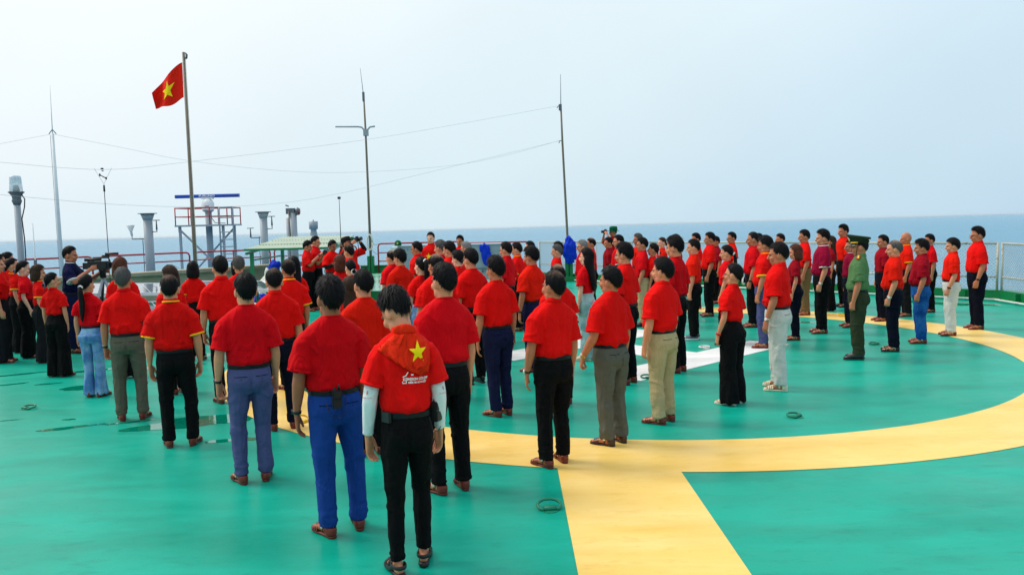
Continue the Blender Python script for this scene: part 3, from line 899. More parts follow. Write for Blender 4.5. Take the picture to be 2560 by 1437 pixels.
MB().tube([(0, 0, 0), (0, 0, 1.5), (0, 0, 1.62), (0, 0, 1.86), (0, 0, 1.9), (0, 0, 1.905), (0, 0, 2.18), (0, 0, 2.19)], [.16, .17, .15, .10, .12, .155, .165, .04], n=20).build('cowl', GREY, ve, smooth=True)
MB().tube([(0, 0, 2.19), (0, 0, 2.24)], [.02, .02], n=6).build('knob', GREYD, ve)
tag(ve, 'pale grey goblet-shaped vent behind the shelter roof', 'vent')

# radar tower
rt = empty('radar_tower', (-10.95, 30.0, 0))
MB().tube([(0, 0, 0), (.0, 0, 2.62)], [.115, .115], n=16).build('column', GREY, rt, smooth=True)
MB().tube([(0, 0, 2.6), (0, 0, 2.66), (0, 0, 2.68)], [.115, .2, .2], n=16).build('flange', GREY, rt)
MB().box((-.95, -.75, 2.10), (.95, .75, 2.16)).build('platform', GREY, rt)
for sx in (-.82, .72):
    for sy in (-.6, .6):
        MB().beam((sx, sy, 0), (sx, sy, 2.1), .075, .075).build('leg', GREY, rt)
MB().beam((-.80, -.62, 1.98), (.62, -.62, .5), .055, .055).build('brace', GREY, rt)
MB().beam((.68, .62, 2.0), (-.78, .62, .5), .055, .055).build('brace', GREY, rt)
for sx in (-.82, .72):
    MB().box((sx - .05, -.63, 1.9), (sx + .05, -.61, 2.1)).build('gusset', GREY, rt)
for z, rr_ in ((2.45, .018), (2.76, .022)):
    loop = [(-.92, -.72, z), (.92, -.72, z), (.92, .72, z), (-.92, .72, z), (-.92, -.72, z)]
    for a, b in zip(loop[:-1], loop[1:]): MB().bar(a, b, rr_).build('guard_rail', RAILR, rt, smooth=True)
for px_, py_ in ((-.92, -.72), (-.45, -.72), (.3, -.72), (.92, -.72), (.92, .72), (-.92, .72), (.1, .72), (.6, .72)):
    MB().bar((px_, py_, 2.16), (px_, py_, 2.76), .02).build('guard_post', RAILR, rt, smooth=True)
for sx in (.72, 1.2):
    MB().tube([(sx, -.95, .2), (sx, -.95, 2.64), (sx, -.93, 2.75)], [.03] * 3, n=8).build('ladder_stile', GREY, rt, smooth=True)
MB().bar((.72, -.94, 2.75), (1.2, -.94, 2.75), .028).build('ladder_rung', GREY, rt, smooth=True)
for i in range(9): MB().bar((.72, -.95, .35 + i * .255), (1.2, -.95, .35 + i * .255), .018).build('ladder_rung', GREY, rt, smooth=True)
MB().tube([(.12, -.12, 2.62), (.16, -.14, 2.4), (.3, -.2, 2.22), (.7, -.3, 2.2)], [.014] * 4, n=6, ref=(0, 1, 0)).build('cable', GREYD, rt, smooth=True)
tag(rt, 'grey steel radar tower with red guard rail and ladder', 'tower')
rd = empty('radar_scanner', (-10.95, 30.0, 2.68))
RWH = painted('radar_white', lin(236, 238, 240), .3)
MB().tube([(0, 0, .004), (0, 0, .03), (0, 0, .1), (0, 0, .26), (0, 0, .36), (0, 0, .40)], [(.2, .17), (.21, .18), (.22, .2), (.22, .2), (.16, .15), (.1, .1)], n=20, horiz=True).build('gearbox', RWH, rd, smooth=True)
MB().box((-.04, -.212, .12), (.10, -.19, .15)).build('badge', GREYD, rd)
MB().box((-.2, -.08, .40), (.2, .08, .455)).build('antenna_foot', RWH, rd)
bar = MB(); bar.tube([(-1.15, 0, .51), (1.15, 0, .51)], [(.075, .064), (.075, .064)], n=16, ref=(0, 1, 0), power=4).build('antenna_bar', painted('radar_blue', lin(8, 70, 176), .35), rd)
MB().box((-1.175, -.06, .462), (-1.152, .06, .558)).build('end_cap', RWH, rd)
def text_mesh(body, size, name, bold=0.0):
    cu = bpy.data.curves.new('tmp_text', 'FONT'); cu.body = body; cu.size = size; cu.align_x = 'CENTER'; cu.align_y = 'CENTER'
    cu.offset = bold; cu.resolution_u = 3
    o = bpy.data.objects.new('tmp_text', cu); COL.objects.link(o)
    dg = bpy.context.evaluated_depsgraph_get()
    me = bpy.data.meshes.new_from_object(o.evaluated_get(dg))
    bpy.data.objects.remove(o); bpy.data.curves.remove(cu)
    me.name = name
    return me
tm = text_mesh('FURUNO', .105, 'lettering', .004)
v = get_v(tm); v = np.stack([v[:, 0] * 1.35, np.full(len(v), -.0805), v[:, 1] + .51], 1); set_v(tm, v)
put('lettering', tm, RWH, rd)
tag(rd, 'white radar gearbox with a long blue scanner bar lettered FURUNO', 'radar')

# shelter
SHG = painted('shelter_green', lin(0, 122, 78), .4)
ROOFM = painted('roof_sheet_green', lin(206, 214, 192), .45, rust=0.06, var=.08, rustcol=lin(150, 150, 120))
sh = empty('shelter', (-5.68, 22.55, 0))
def roofz(y_): return 1.49 + (y_ + 1.7) * (1.70 - 1.49) / 3.5
ncor = 26
for k in range(3):
    y0, y1 = -1.75 + k * 1.2, -1.75 + k * 1.2 + 1.16
    V = []; F = []
    nx = ncor * 4
    for t_ in (0, .012):
        for yy in (y0, y1):
            for i in range(nx + 1):
                x_ = -1.05 + 2.1 * i / nx
                V.append((x_, yy, roofz(yy) + .022 * math.sin(2 * PI * i / 4 / 1.0 * 1) - t_ + k * .012))
    m1 = nx + 1
    for i in range(nx):
        F.append((i, i + 1, m1 + i + 1, m1 + i)); F.append((2 * m1 + i, 3 * m1 + i, 3 * m1 + i + 1, 2 * m1 + i + 1))
        F.append((i, 2 * m1 + i, 2 * m1 + i + 1, i + 1)); F.append((m1 + i, m1 + i + 1, 3 * m1 + i + 1, 3 * m1 + i))
    MB().add(V, F).build('roof_sheet', ROOFM, sh, smooth=False)
    MB().box((-1.05, y1 - .02, roofz(y1) - .07), (1.05, y1 + .03, roofz(y1) - .03)).build('purlin', SHG, sh)
    MB().box((-1.06, y0 - .035, roofz(y0) - .035), (1.06, y0 - .005, roofz(y0) + .02)).build('purlin', SHG, sh)
for sx in (-1.0, 1.0):
    MB().beam((sx, -1.78, roofz(-1.78) - .1), (sx, 1.85, roofz(1.85) - .1), .06, .06).build('rafter', SHG, sh)
    for yy in (-1.35, 1.5):
        MB().beam((sx, yy, 0), (sx, yy, roofz(yy) - .12), .085, .085).build('post', SHG, sh)
MB().beam((-1.0, -1.35, 1.2), (-1.0, 1.5, 1.2), .04, .04).build('tie_bar', SHG, sh)
tag(sh, 'open shelter with pale green corrugated roof and green posts', 'shelter')
# heap under the shelter
SACK = cloth('sheet_white', lin(214, 214, 206), .8, 0)
hb = MB()
hb.tube([(0, 0, 0), (.02, 0, .35), (.06, .02, .7), (.1, .05, 1.0), (.12, .05, 1.12)], [(.42, .4), (.38, .36), (.26, .25), (.14, .14), (.05, .05)], n=18)
hp = empty('wrapped_heap', (-6.1, 20.6, 0))
put('white_net', lumpy(hb, .03, .06, np.array([7, 7, 7]), 1.3), SACK, hp)
bb = MB(); bb.ell((.16, .0, 1.1), (.14, .13, .12)); bb.ell((-.02, -.22, .62), (.10, .08, .08)); bb.ell((-.12, -.3, .28), (.22, .14, .12)); bb.ell((.1, .02, .98), (.16, .14, .10))
put('blue_tarp', lumpy(bb, .02, .04, np.array([12, 12, 8]), 4.4), BLUE, hp)
tag(hp, 'heap of white netting with blue tarpaulin under the shelter', 'heap')
hp2 = empty('wrapped_heap', (-4.75, 21.8, 0))
put('white_net', lumpy(MB().tube([(0, 0, 0), (.0, 0, .4), (.03, .02, .8), (.04, .0, 1.1)], [(.3, .3), (.28, .3), (.22, .22), (.06, .06)], n=16), .03, .05, np.array([8, 8, 8]), 9.3), SACK, hp2)
tag(hp2, 'smaller heap of white netting showing behind the photographers', 'heap')

# solar panels on low stands
PVM = mat('solar_cells', lin(34, 44, 66), .12, .6, coat=.6)
ALU = painted('panel_frame', lin(228, 232, 236), .35)
def solar(x_, y_, z, w, d, rz, tilt, label, lean=0.0):
    o = empty('solar_panel', (x_, y_, 0), rz)
    M = Matrix.Rotation(tilt, 3, 'X') @ Matrix.Rotation(lean, 3, 'Y')
    Mn = np.array(M)
    def tr(mb):
        mb.v = [q @ Mn.T + np.array([0, 0, z]) for q in mb.v]; return mb
    tr(MB().box((-w / 2, -d / 2, -.02), (w / 2, d / 2, .0))).build('back_sheet', ALU, o)
    nx, ny = 6, 4
    cw, cd = (w - .06) / nx, (d - .06) / ny
    me = None
    for i in range(nx):
        for j in range(ny):
            x0, y0 = -w / 2 + .03 + i * cw, -d / 2 + .03 + j * cd
            tr(MB().box((x0 + .006, y0 + .006, .001), (x0 + cw - .006, y0 + cd - .006, .006))).build('cell', PVM, o)
    for lo, hi in (((-w / 2 - .02, -d / 2 - .02, -.045), (w / 2 + .02, -d / 2 + .012, .012)), ((-w / 2 - .02, d / 2 - .012, -.045), (w / 2 + .02, d / 2 + .02, .012)),
                   ((-w / 2 - .02, -d / 2 + .0125, -.045), (-w / 2 + .012, d / 2 - .0125, .012)), ((w / 2 - .012, -d / 2 + .0125, -.045), (w / 2 + .02, d / 2 - .0125, .012))):
        tr(MB().box(lo, hi)).build('frame_bar', ALU, o)
    for sx in (-1, 1):
        for sy in (-1, 1):
            q = Mn @ np.array([sx * w * .4, sy * d * .38, -.05]) + np.array([0, 0, z])
            MB().beam((q[0], q[1], 0), (q[0], q[1], q[2]), .05, .05).build('leg', SHG, o)
    tag(o, label, 'solar panel', 'solar panels on green stands')
solar(-7.35, 15.9, .94, 1.5, 1.9, .5, R(2), 'white-framed solar panel behind the reddish-haired woman', R(3))
solar(-8.6, 15.6, .80, 1.6, 1.7, .45, R(3), 'white-framed solar panel beside the video tripod', R(0))
solar(-5.55, 16.2, .93, 1.5, 1.7, .45, R(2), 'white-framed solar panel right of the flagpole foot', R(3))
solar(-6.6, 14.2, .72, 1.2, 1.4, .5, R(2), 'lower white-framed solar panel left of the man with grey hair', R(0))

# grey cabinets
CAB = painted('cabinet_grey', lin(142, 162, 176), .4, rust=.06, var=.07, rustcol=lin(120, 130, 136))
CABL = painted('cabinet_pale', lin(214, 218, 216), .4)
cb = empty('grey_cabinet', (-2.95, 25.0, .402))
MB().box((-.45, -.3, 0), (.62, .3, .95)).build('body', CAB, cb)
MB().box((-.66, -.33, .0), (-.452, .27, .93)).build('side_box', CABL, cb)
MB().box((-.47, -.33, .951), (.64, .33, .975)).build('lid', CAB, cb)
MB().box((-.3, -.312, .15), (.5, -.301, .8)).build('door', CAB, cb)
for z in (.3, .65): MB().box((.5, -.325, z), (.54, -.301, z + .08)).build('hinge', GREYD, cb)
for k in range(3): MB().tube([(-.35 + k * .1, -.318, .86), (-.35 + k * .1, -.301, .86)], [.02, .02], n=8).build('knob', GREYD, cb)
tag(cb, 'grey deck cabinet with a green cap lying on it', 'cabinet')
tk = empty('grey_tank', (-.88, 24.2, 0))
MB().box((-.62, -.5, 0), (.62, .5, 1.37)).build('body', CAB, tk)
MB().box((-.65, -.53, 1.371), (.65, .53, 1.40)).build('lid', CAB, tk)
for k in range(3): MB().tube([(-.28 + k * .33, -.52, .62), (-.28 + k * .33, -.501, .62)], [(.035, .05), (.035, .05)], n=10).build('handle', GREYD, tk)
MB().tube([(-.3, -.53, .70), (.4, -.53, .70)], [.012, .012], n=6, ref=(0, 0, 1)).build('grab_rail', GREYD, tk)
tag(tk, 'tall grey steel tank with blue cloth hung on its front', 'tank')
cl = MB(); cl.tube([(.04, 0, .76), (.05, -.02, .84), (.02, -.02, 1.0), (-.02, -.01, 1.2), (-.04, .0, 1.34), (-.03, .07, 1.385)], [(.06, .025), (.13, .035), (.15, .04), (.15, .04), (.16, .035), (.15, .03)], n=14)
o = put('hanging_blue_cloth', lumpy(cl, .014, .03, np.array([20, 20, 7]), 2.2), BLUE)
o.location = (-.72, 23.63, .0)
tag(o, 'blue cloth hung over the front of the grey tank', 'cloth')
CAPG = cloth('cap_green', lin(10, 92, 62), .8)
gc = empty('green_cap', (-3.42, 24.95, 1.38))
mbc = MB(); mbc.tube([(0, 0, 0), (0, 0, .07), (0, 0, .13), (0, 0, .16)], [(.105, .115), (.108, .118), (.08, .09), (.02, .02)], n=18, horiz=True)
mbc.build('crown', CAPG, gc, smooth=True)
MB().prism([(.0, -.1), (-.09, -.1), (-.085, -.16), (-.04, -.2), (.04, -.2), (.085, -.16), (.09, -.1)], .004, .012).build('peak', CAPG, gc)
MB().tube([(0, -.118, .07), (0, -.125, .07)], [.025, .025], n=10, ref=(1, 0, 0)).build('badge', FLAGY, gc)
tag(gc, 'green cap with a yellow badge lying on the grey cabinet', 'cap')

# ------------------------------------------------------------------ people: body, clothes, hair
HC = np.array([0, -.008, .135]); HR = np.array([.074, .094, .100])
PIV = np.array([0, -.018, 1.442]); HS = 1.13
_cache = {}

def mesh_from(name, V, F, tint=None):
    me = bpy.data.meshes.new(name)
    me.from_pydata(np.asarray(V).tolist(), [], F)
    me.polygons.foreach_set('use_smooth', [True] * len(me.polygons))
    a = me.color_attributes.new('tint', 'FLOAT_COLOR', 'POINT')
    t = np.zeros((len(V), 4), np.float32) if tint is None else np.asarray(tint, np.float32)
    a.data.foreach_set('color', t.ravel())
    me.update()
    return me

def az_phi(v):
    q = (v - HC) / HR
    r = np.linalg.norm(q, axis=1) + 1e-9
    phi = np.degrees(np.arccos(np.clip(q[:, 2] / r, -1, 1)))
    az = np.degrees(np.arctan2(np.abs(q[:, 0]), q[:, 1]))
    return az, phi
LIM_M = ([0, 35, 55, 72, 80, 90, 112, 135, 180], [50, 54, 58, 84, 98, 87, 104, 128, 142])
LIM_F = ([0, 35, 60, 80, 95, 112, 135, 180], [46, 50, 66, 88, 88, 106, 124, 134])
LIM_T = ([0, 35, 55, 72, 80, 90, 112, 135, 180], [44, 48, 54, 80, 92, 86, 102, 128, 144])

def hand_local(curl):
    key = ('hand', curl)
    if key in _cache: return _cache[key]
    mb = MB()
    mb.tube([(0, 0, -.045), (0, 0, -.01), (.002, .002, .03), (.003, 0, .07), (.003, 0, .098)], [(.021, .029), (.020, .029), (.018, .037), (.016, .042), (.011, .040)], n=14)
    for yo, ln, w in ((.031, .078, .0095), (.0105, .086, .0098), (-.0105, .080, .0094), (-.031, .062, .0084)):
        a = 0.0; p = np.array([.003, yo, .085]); pts = [p]; rad = [w]
        for i, (fr, bend) in enumerate(((.46, .55), (.32, .95), (.22, .7))):
            a += bend * curl * (1 + (.15 if yo < 0 else 0))
            p = p + ln * fr * np.array([math.sin(a), yo * .6 * (1 - curl * .5), math.cos(a)])
            pts.append(p); rad.append(w * (1 - .08 * (i + 1)))
        q = pts[-1] + np.array([math.sin(a), 0, math.cos(a)]) * .006
        mb.tube(pts + [q], rad + [w * .45], n=8, ref=(0, 1, 0))
    mb.tube([(.004, .022, .005), (.012, .042, .034), (.020 + .012 * curl, .050 - .012 * curl, .066), (.026 + .02 * curl, .047 - .02 * curl, .092), (.028 + .02 * curl, .045 - .02 * curl, .099)], [.016, .0135, .011, .009, .004], n=8, ref=(0, 1, 0))
    me = remesh(mb, .0042, 2, .5, .3)
    out = (get_v(me), faces_of(me)); bpy.data.meshes.remove(me)
    _cache[key] = out
    return out

def head_local(sex):
    key = ('head', sex)
    if key in _cache: return _cache[key]
    f = sex == 'f'
    mb = MB()
    mb.ell(HC, HR, 22, 14)
    mb.ell((0, .026, .094), (.060 if not f else .057, .064, .084), 20, 12)
    mb.ell((0, .028, .052), (.050 if not f else .043, .050, .042), 18, 10)
    mb.ell((0, .064, .030), (.019, .015, .016), 10, 8)
    for s in (-1, 1):
        mb.ell((s * .034, .062, .088), (.024, .030, .026), 12, 8)
        mb.ell((s * .046, .02, .05), (.016, .03, .035), 10, 8)
        c, si = math.cos(s * .35), math.sin(s * .35)
        mb.ell((s * .0765, -.008, .104), (.009, .019, .032), 12, 9, rot=[[c, si, 0], [-si, c, 0], [0, 0, 1]])
        mb.ell((s * .071, -.002, .098), (.010, .010, .018), 10, 7)
    mb.ell((0, .082, .131), (.050, .013, .011), 14, 8)
    mb.tube([(0, .084, .132), (0, .097, .110), (0, .110, .089), (0, .100, .079)], [(.009, .010), (.010, .012), (.0165, .013), (.012, .006)], n=10)
    mb.ell((0, .084, .060), (.024, .010, .0075), 12, 8)
    mb.ell((0, .081, .048), (.020, .010, .007), 12, 8)
    nr = .056 if not f else .047
    mb.tube([(0, .006, -.11), (0, .002, -.05), (0, -.004, .0), (0, -.006, .06), (0, -.01, .09)], [(nr - .014, nr - .018), (nr - .006, nr - .008), (nr - .002, nr - .001), (nr - .001, nr + .006), (nr - .008, nr)], n=18)
    me = remesh(mb, .0056, 3, .5, .45)
    v = get_v(me); F = faces_of(me); bpy.data.meshes.remove(me)
    _cache[key] = (v, F)
    return v, F

def rot_m(pitch, yaw, roll=0.0):
    # yaw: turn to the person's left positive (degrees); pitch: look down positive
    return np.array(Matrix.Rotation(R(yaw), 3, 'Z') @ Matrix.Rotation(R(-pitch), 3, 'X') @ Matrix.Rotation(R(roll), 3, 'Y'))

def head_tint(v, sex, scalp):
    t = np.zeros((len(v), 4))
    az, phi = az_phi(v)
    if scalp:
        lim = np.interp(az, *(LIM_T if sex == 'm' else LIM_F))
        w = np.clip((lim - phi) / 18 + .55, 0, 1)
        up = (v[:, 2] > .035) & ~((np.abs(v[:, 0]) > .072) & (v[:, 2] < .14) & (v[:, 1] > -.035))
        w = w * up
        t[:, :3] = np.array([.016, .013, .012]); t[:, 3] = w * .9
    ax = np.abs(v[:, 0])
    def blob(cx, cy, cz, rx, rz):
        d = ((ax - cx) / rx) ** 2 + ((v[:, 2] - cz) / rz) ** 2
        return (d < 1) & (v[:, 1] > cy)
    m = blob(.031, .055, .111, .0145, .0075); t[m] = (.02, .014, .012, .85)
    m = blob(.032, .05, .131, .022, .0055); t[m] = (.02, .015, .013, .8)
    m = blob(0, .06, .055, .023, .010); t[m] = (.33, .10, .09, .6 if sex == 'm' else .8)
    return t

def body_mesh(T):
    sex = T['sex']
    mb = MB()
    k = T['build']
    f = sex == 'f'
    if f: rings = [(.80, .13, .09), (.90, .145, .10), (1.0, .125, .085), (1.1, .115, .08), (1.25, .13, .09), (1.32, .12, .075), (1.37, .09, .06), (1.41, .045, .045)]
    else: rings = [(.80, .135, .10), (.90, .15, .105), (1.0, .14, .095), (1.1, .145, .10), (1.25, .16, .105), (1.32, .15, .085), (1.37, .10, .065), (1.42, .05, .05)]
    mb.tube([(0, -.005, z) for z, a, b in rings], [(a, b) for z, a, b in rings], n=18, horiz=True)
    aw = .84 if f else (1.0 + .10 * max(k, 0) + .04 * min(k, 0))
    for side in (0, 1):
        S, E_, W, hd_, th, palm = T['arms'][side]
        d1 = E_ - S; d2 = W - E_
        mb.tube([S + d1 * .04, S + d1 * .2, S + d1 * .55, S + d1 * .88, E_ + d2 * .04, E_ + d2 * .22, E_ + d2 * .55, E_ + d2 * .9, W + d2 * .06],
                [.030 * aw, .042 * aw, .047 * aw, .043 * aw, .042 * aw, .0445 * aw, .038 * aw, (.026 * aw, .030 * aw), (.022 * aw, .029 * aw)], n=14)
    for side in (0, 1):
        sx = 1 if side == 0 else -1
        st, fy, toe = T['feet'][side]
        mb.tube([(sx * .085, -.005, .86), (sx * (.085 * .4 + st * .6), .005 + fy * .63, .60), (sx * st, .012 + fy, .46), (sx * st, -.008 + fy, .30), (sx * st, -.018 + fy, .10), (sx * st, -.02 + fy, .05)],
                [.074, .060, .044, .042, .034, .037], n=12)
        ct, stt = math.cos(toe), math.sin(toe)
        def fp(x_, y_, z_):
            return (sx * st + sx * (x_ * ct + y_ * stt), fy - .02 + (-x_ * stt + y_ * ct), z_)
        mb.tube([fp(0, -.055, .042), fp(0, -.02, .046), fp(0, .04, .055), fp(.002, .10, .042), fp(.003, .15, .034), fp(.003, .185, .03)],
                [(.026, .022), (.034, .034), (.034, .036), (.041, .024), (.041, .016), (.024, .009)], n=12)
    me = remesh(mb, T['vox'] * .92, 3)
    V = [get_v(me)]; F = faces_of(me); n0 = len(V[0]); bpy.data.meshes.remove(me)
    tint = [np.zeros((n0, 4))]
    hv, hF = head_local(sex)
    tint.append(head_tint(hv, sex, T['scalp']))
    hw = np.clip((hv[:, 2:3] + .07) / .10, 0, 1)
    V.append(((hv * HS) @ T['hrot'].T) * hw + hv * HS * (1 - hw) + PIV)
    F = F + [tuple(i + n0 for i in q) for q in hF]; n0 += len(hv)
    for side in (0, 1):
        S, E_, W, hd_, th, palm = T['arms'][side]
        lv, lF = hand_local(T['hands'][side])
        sc = .90 if f else 1.0
        M = np.stack([palm, th, hd_], 1)
        V.append((lv * sc) @ M.T + W + hd_ * .018)
        if np.linalg.det(M) < 0: lF = [q[::-1] for q in lF]
        F = F + [tuple(i + n0 for i in q) for q in lF]; n0 += len(lv)
        tint.append(np.zeros((len(lv), 4)))
    return mesh_from('body', np.concatenate(V), F, np.concatenate(tint))

def shirt_rings(T):
    k = T['build']
    if T['sex'] == 'f':
        bz = T['belt']
        r = [(bz - .03, .118, .086, 0), (bz + .012, .124, .092, 0), (bz + .030, .142, .108, 0), (bz + .055, .150, .112, 0), (1.10, .146, .108, 0), (1.17, .146, .108, .004), (1.24, .157, .120, .012), (1.30, .165, .116, .006),
             (1.345, .158, .098, 0), (1.382, .142, .086, -.006), (1.406, .112, .077, -.011), (1.426, .084, .068, -.015), (1.442, .060, .060, -.018)]
        kk = max(k, -.6)
        return [(z, a + .016 * kk, b + .022 * kk * math.exp(-((z - 1.12) / .2) ** 2), y) for z, a, b, y in r]
    r = [(.935, .148, .106, 0), (.970, .156, .114, 0), (.990, .175, .130, 0), (1.012, .183, .137, 0), (1.05, .184, .136, 0), (1.10, .181, .130, 0), (1.20, .187, .128, 0), (1.28, .195, .130, 0), (1.325, .196, .122, 0),
         (1.362, .190, .110, -.004), (1.390, .168, .098, -.008), (1.414, .136, .087, -.012), (1.436, .100, .078, -.016), (1.452, .076, .072, -.018), (1.462, .064, .066, -.019)]
    out = []
    for z, a, b, y in r:
        g = math.exp(-((z - 1.05) / .14) ** 2)
        if k > 0: out.append((z, a + .016 * k + .012 * k * g, b + .012 * k + .040 * k * g, y + .028 * k * g))
        else: out.append((z, a + .020 * k, b + .014 * k, y))
    return out

def shirt_mesh(T):
    mb = MB()
    rg = shirt_rings(T)
    f = T['sex'] == 'f'; k = T['build']; sd = T['seed']
    mb.tube([(0, y, z) for z, a, b, y in rg], [(a, b) for z, a, b, y in rg], n=28, horiz=True, power=2.35)
    sw = (.88 if f else 1.0) * (1 + .06 * k)
    for side in (0, 1):
        S, E_, W, *_ = T['arms'][side]
        d = E_ - S; fr = T['sleeve']
        sx = 1 if side == 0 else -1
        S0 = S + np.array([-sx * .040, 0, .030])
        mb.tube([S0, S + np.array([-sx * .016, 0, .012]), S + d * .15 + np.array([sx * .002, 0, 0]), S + d * .4, S + d * fr * .8, S + d * fr], [(.026 * sw, .050 * sw), (.050 * sw, .070 * sw), (.068 * sw, .082 * sw), (.074 * sw, .084 * sw), (.080 * sw, .088 * sw), (.084 * sw, .091 * sw)], n=18, ref=(1, 0, 0))
    me = remesh(mb, T['vox'], 3, .5)
    v = get_v(me); n = get_n(me)
    ax = np.abs(v[:, 0]); z = v[:, 2]
    bz = T['belt']
    tor = np.clip((.175 - ax) / .03, 0, 1)
    crs = lambda q: np.exp(-(vnoise(q) / .17) ** 2) - .25
    d = .003 * vnoise(v * [15, 15, 4.2] + sd) + .0015 * vnoise(v * [30, 30, 9] + sd)
    rdg = lambda q: 1 - 2 * np.abs(vnoise(q))
    d += np.exp(-((z - bz - .075) / .05) ** 2) * (.009 * crs(v * [7, 7, 9] + sd * 3) + .004 * vnoise(v * [22, 22, 30] + sd))
    d += .0065 * crs(v * [6, 6, 2.4] + sd * 1.3) * np.clip((1.36 - z) / .1, 0, 1)
    # soft drape folds falling from the shoulder blades, blousing over the belt
    fold = np.sin(v[:, 0] * 34 + 2.2 * vnoise(v * [3, 3, 3] + sd) + sd) * np.clip((1.30 - z) / .28, 0, 1) * tor
    d += .0045 * fold
    dg = v @ np.array([[.8, 0, .6], [0, 1, 0], [-.6, 0, .8]])
    dg2 = v @ np.array([[.8, 0, -.6], [0, 1, 0], [.6, 0, .8]])
    arm = np.exp(-((ax - .15) / .05) ** 2) * np.exp(-((z - 1.26) / .10) ** 2)
    d += arm * .009 * np.where(v[:, 0] > 0, crs(dg * [17, 6, 6] + sd), crs(dg2 * [17, 6, 6] + sd))
    slv = np.clip((ax - .19) / .02, 0, 1)
    d += slv * .006 * crs(v * [9, 9, 10] + sd * 2)
    d *= 1.35 * np.clip((1.45 - z) / .05, 0, 1)
    # shallow hollow down the spine
    d -= .008 * np.exp(-(v[:, 0] / .035) ** 2) * np.exp(-((z - 1.2) / .13) ** 2) * (v[:, 1] < 0)
    set_v(me, v + n * d[:, None])
    me.name = 'shirt'
    return me

LEG = {
 'straight': [(.84, .098, .124), (.72, .090, .110), (.60, .080, .094), (.47, .070, .080), (.30, .065, .077), (.14, .062, .075), (.070, .062, .077)],
 'slim': [(.84, .098, .120), (.72, .090, .104), (.60, .078, .088), (.47, .066, .072), (.30, .062, .068), (.16, .058, .062), (.10, .057, .062)],
 'wide': [(.86, .100, .118), (.72, .100, .110), (.60, .099, .104), (.47, .099, .102), (.30, .106, .108), (.12, .114, .116), (.03, .118, .121)],
 'flare': [(.86, .090, .112), (.72, .080, .096), (.60, .075, .086), (.47, .066, .072), (.30, .068, .074), (.12, .080, .086), (.035, .086, .092)],
}
def trouser_mesh(T):
    mb = MB(); k = T['build']; f = T['sex'] == 'f'; sd = T['seed'] + 11
    bz = T['belt'] + .022
    if f: pr = [(bz, .128, .096, 0), (bz - .05, .140, .104, 0), (bz - .12, .166, .124, -.008), (.88, .182, .140, -.018), (.82, .182, .136, -.016), (.76, .165, .11, -.01)]
    else: pr = [(bz, .164, .122, 0), (bz - .04, .172, .128, 0), (.90, .182, .140, -.008), (.85, .187, .147, -.016), (.80, .184, .140, -.014), (.745, .168, .11, -.008)]
    g = .016 * k
    mb.tube([(0, y + .012 * max(k, 0), z) for z, a, b, y in pr], [(a + g, b + g * 1.3) for z, a, b, y in pr], n=26, horiz=True, power=2.3)
    for side in (0, 1):
        sx = 1 if side == 0 else -1
        st, fy, toe = T['feet'][side]
        pts = []; rad = []
        for z, a, b in LEG[T['leg']]:
            t = np.clip((.84 - z) / .38, 0, 1)
            x_ = sx * ((.088 + .25 * g) * (1 - t) + st * t)
            y_ = -.008 * (1 - t) + fy * t + (.010 if .4 < z < .55 else 0) - (.018 if z < .2 else .006 if z < .4 else 0)
            pts.append((x_, y_, z)); rad.append((a + g * .6 * (1 - t * .5), b + g * .6 * (1 - t * .5)))
        mb.tube(pts, rad, n=20, ref=(1, 0, 0))
    me = remesh(mb, T['vox'], 3, .5)
    v = get_v(me); n = get_n(me); z = v[:, 2]; ax = np.abs(v[:, 0])
    A = .7 if T['leg'] == 'wide' else 1.0
    d = .0035 * vnoise(v * [9, 9, 9] + sd) + .002 * vnoise(v * [24, 24, 14] + sd)
    dg = v @ np.array([[.85, 0, .5], [0, 1, 0], [-.5, 0, .85]])
    rdg = lambda q: 1 - 2 * np.abs(vnoise(q))
    dg2 = v @ np.array([[.85, 0, -.5], [0, 1, 0], [.5, 0, .85]])
    crs = lambda q: np.exp(-(vnoise(q) / .17) ** 2) - .25
    d += A * np.exp(-((z - .72) / .08) ** 2) * .008 * crs(np.where(v[:, :1] > 0, dg, dg2) * [6, 6, 11] + sd)
    d += A * np.exp(-((z - .46) / .13) ** 2) * .007 * crs(np.where(v[:, :1] > 0, dg2, dg) * [4, 4, 12] + sd * 1.7)
    d += .005 * crs(v * [6, 6, 2] + sd) * (z < .78)
    w = np.clip((.30 - z) / .2, 0, 1)
    if T['leg'] in ('straight', 'slim'):
        d += w * (.008 * crs(v * [5, 5, 13] + sd * 2) + .003 * vnoise(v * [14, 14, 40] + sd))
    else:
        th = np.arctan2(v[:, 1], ax - .1)
        d += w * .007 * np.sin(th * 6 + sd)
    # pressed crease and seat seam
    for side in (0, 1):
        sx = 1 if side == 0 else -1
        st = T['feet'][side][0]
        d += .006 * np.exp(-((v[:, 0] - sx * st) / .010) ** 2) * (z < .66) * (z > .2) * (T['leg'] == 'straight')
    d -= .012 * np.exp(-(v[:, 0] / .012) ** 2) * np.exp(-((z - .83) / .07) ** 2) * (v[:, 1] < 0)
    d *= 1.3 * np.clip((bz + .01 - z) / .03, 0, 1)
    set_v(me, v + n * d[:, None])
    me.name = 'trousers'
    return me

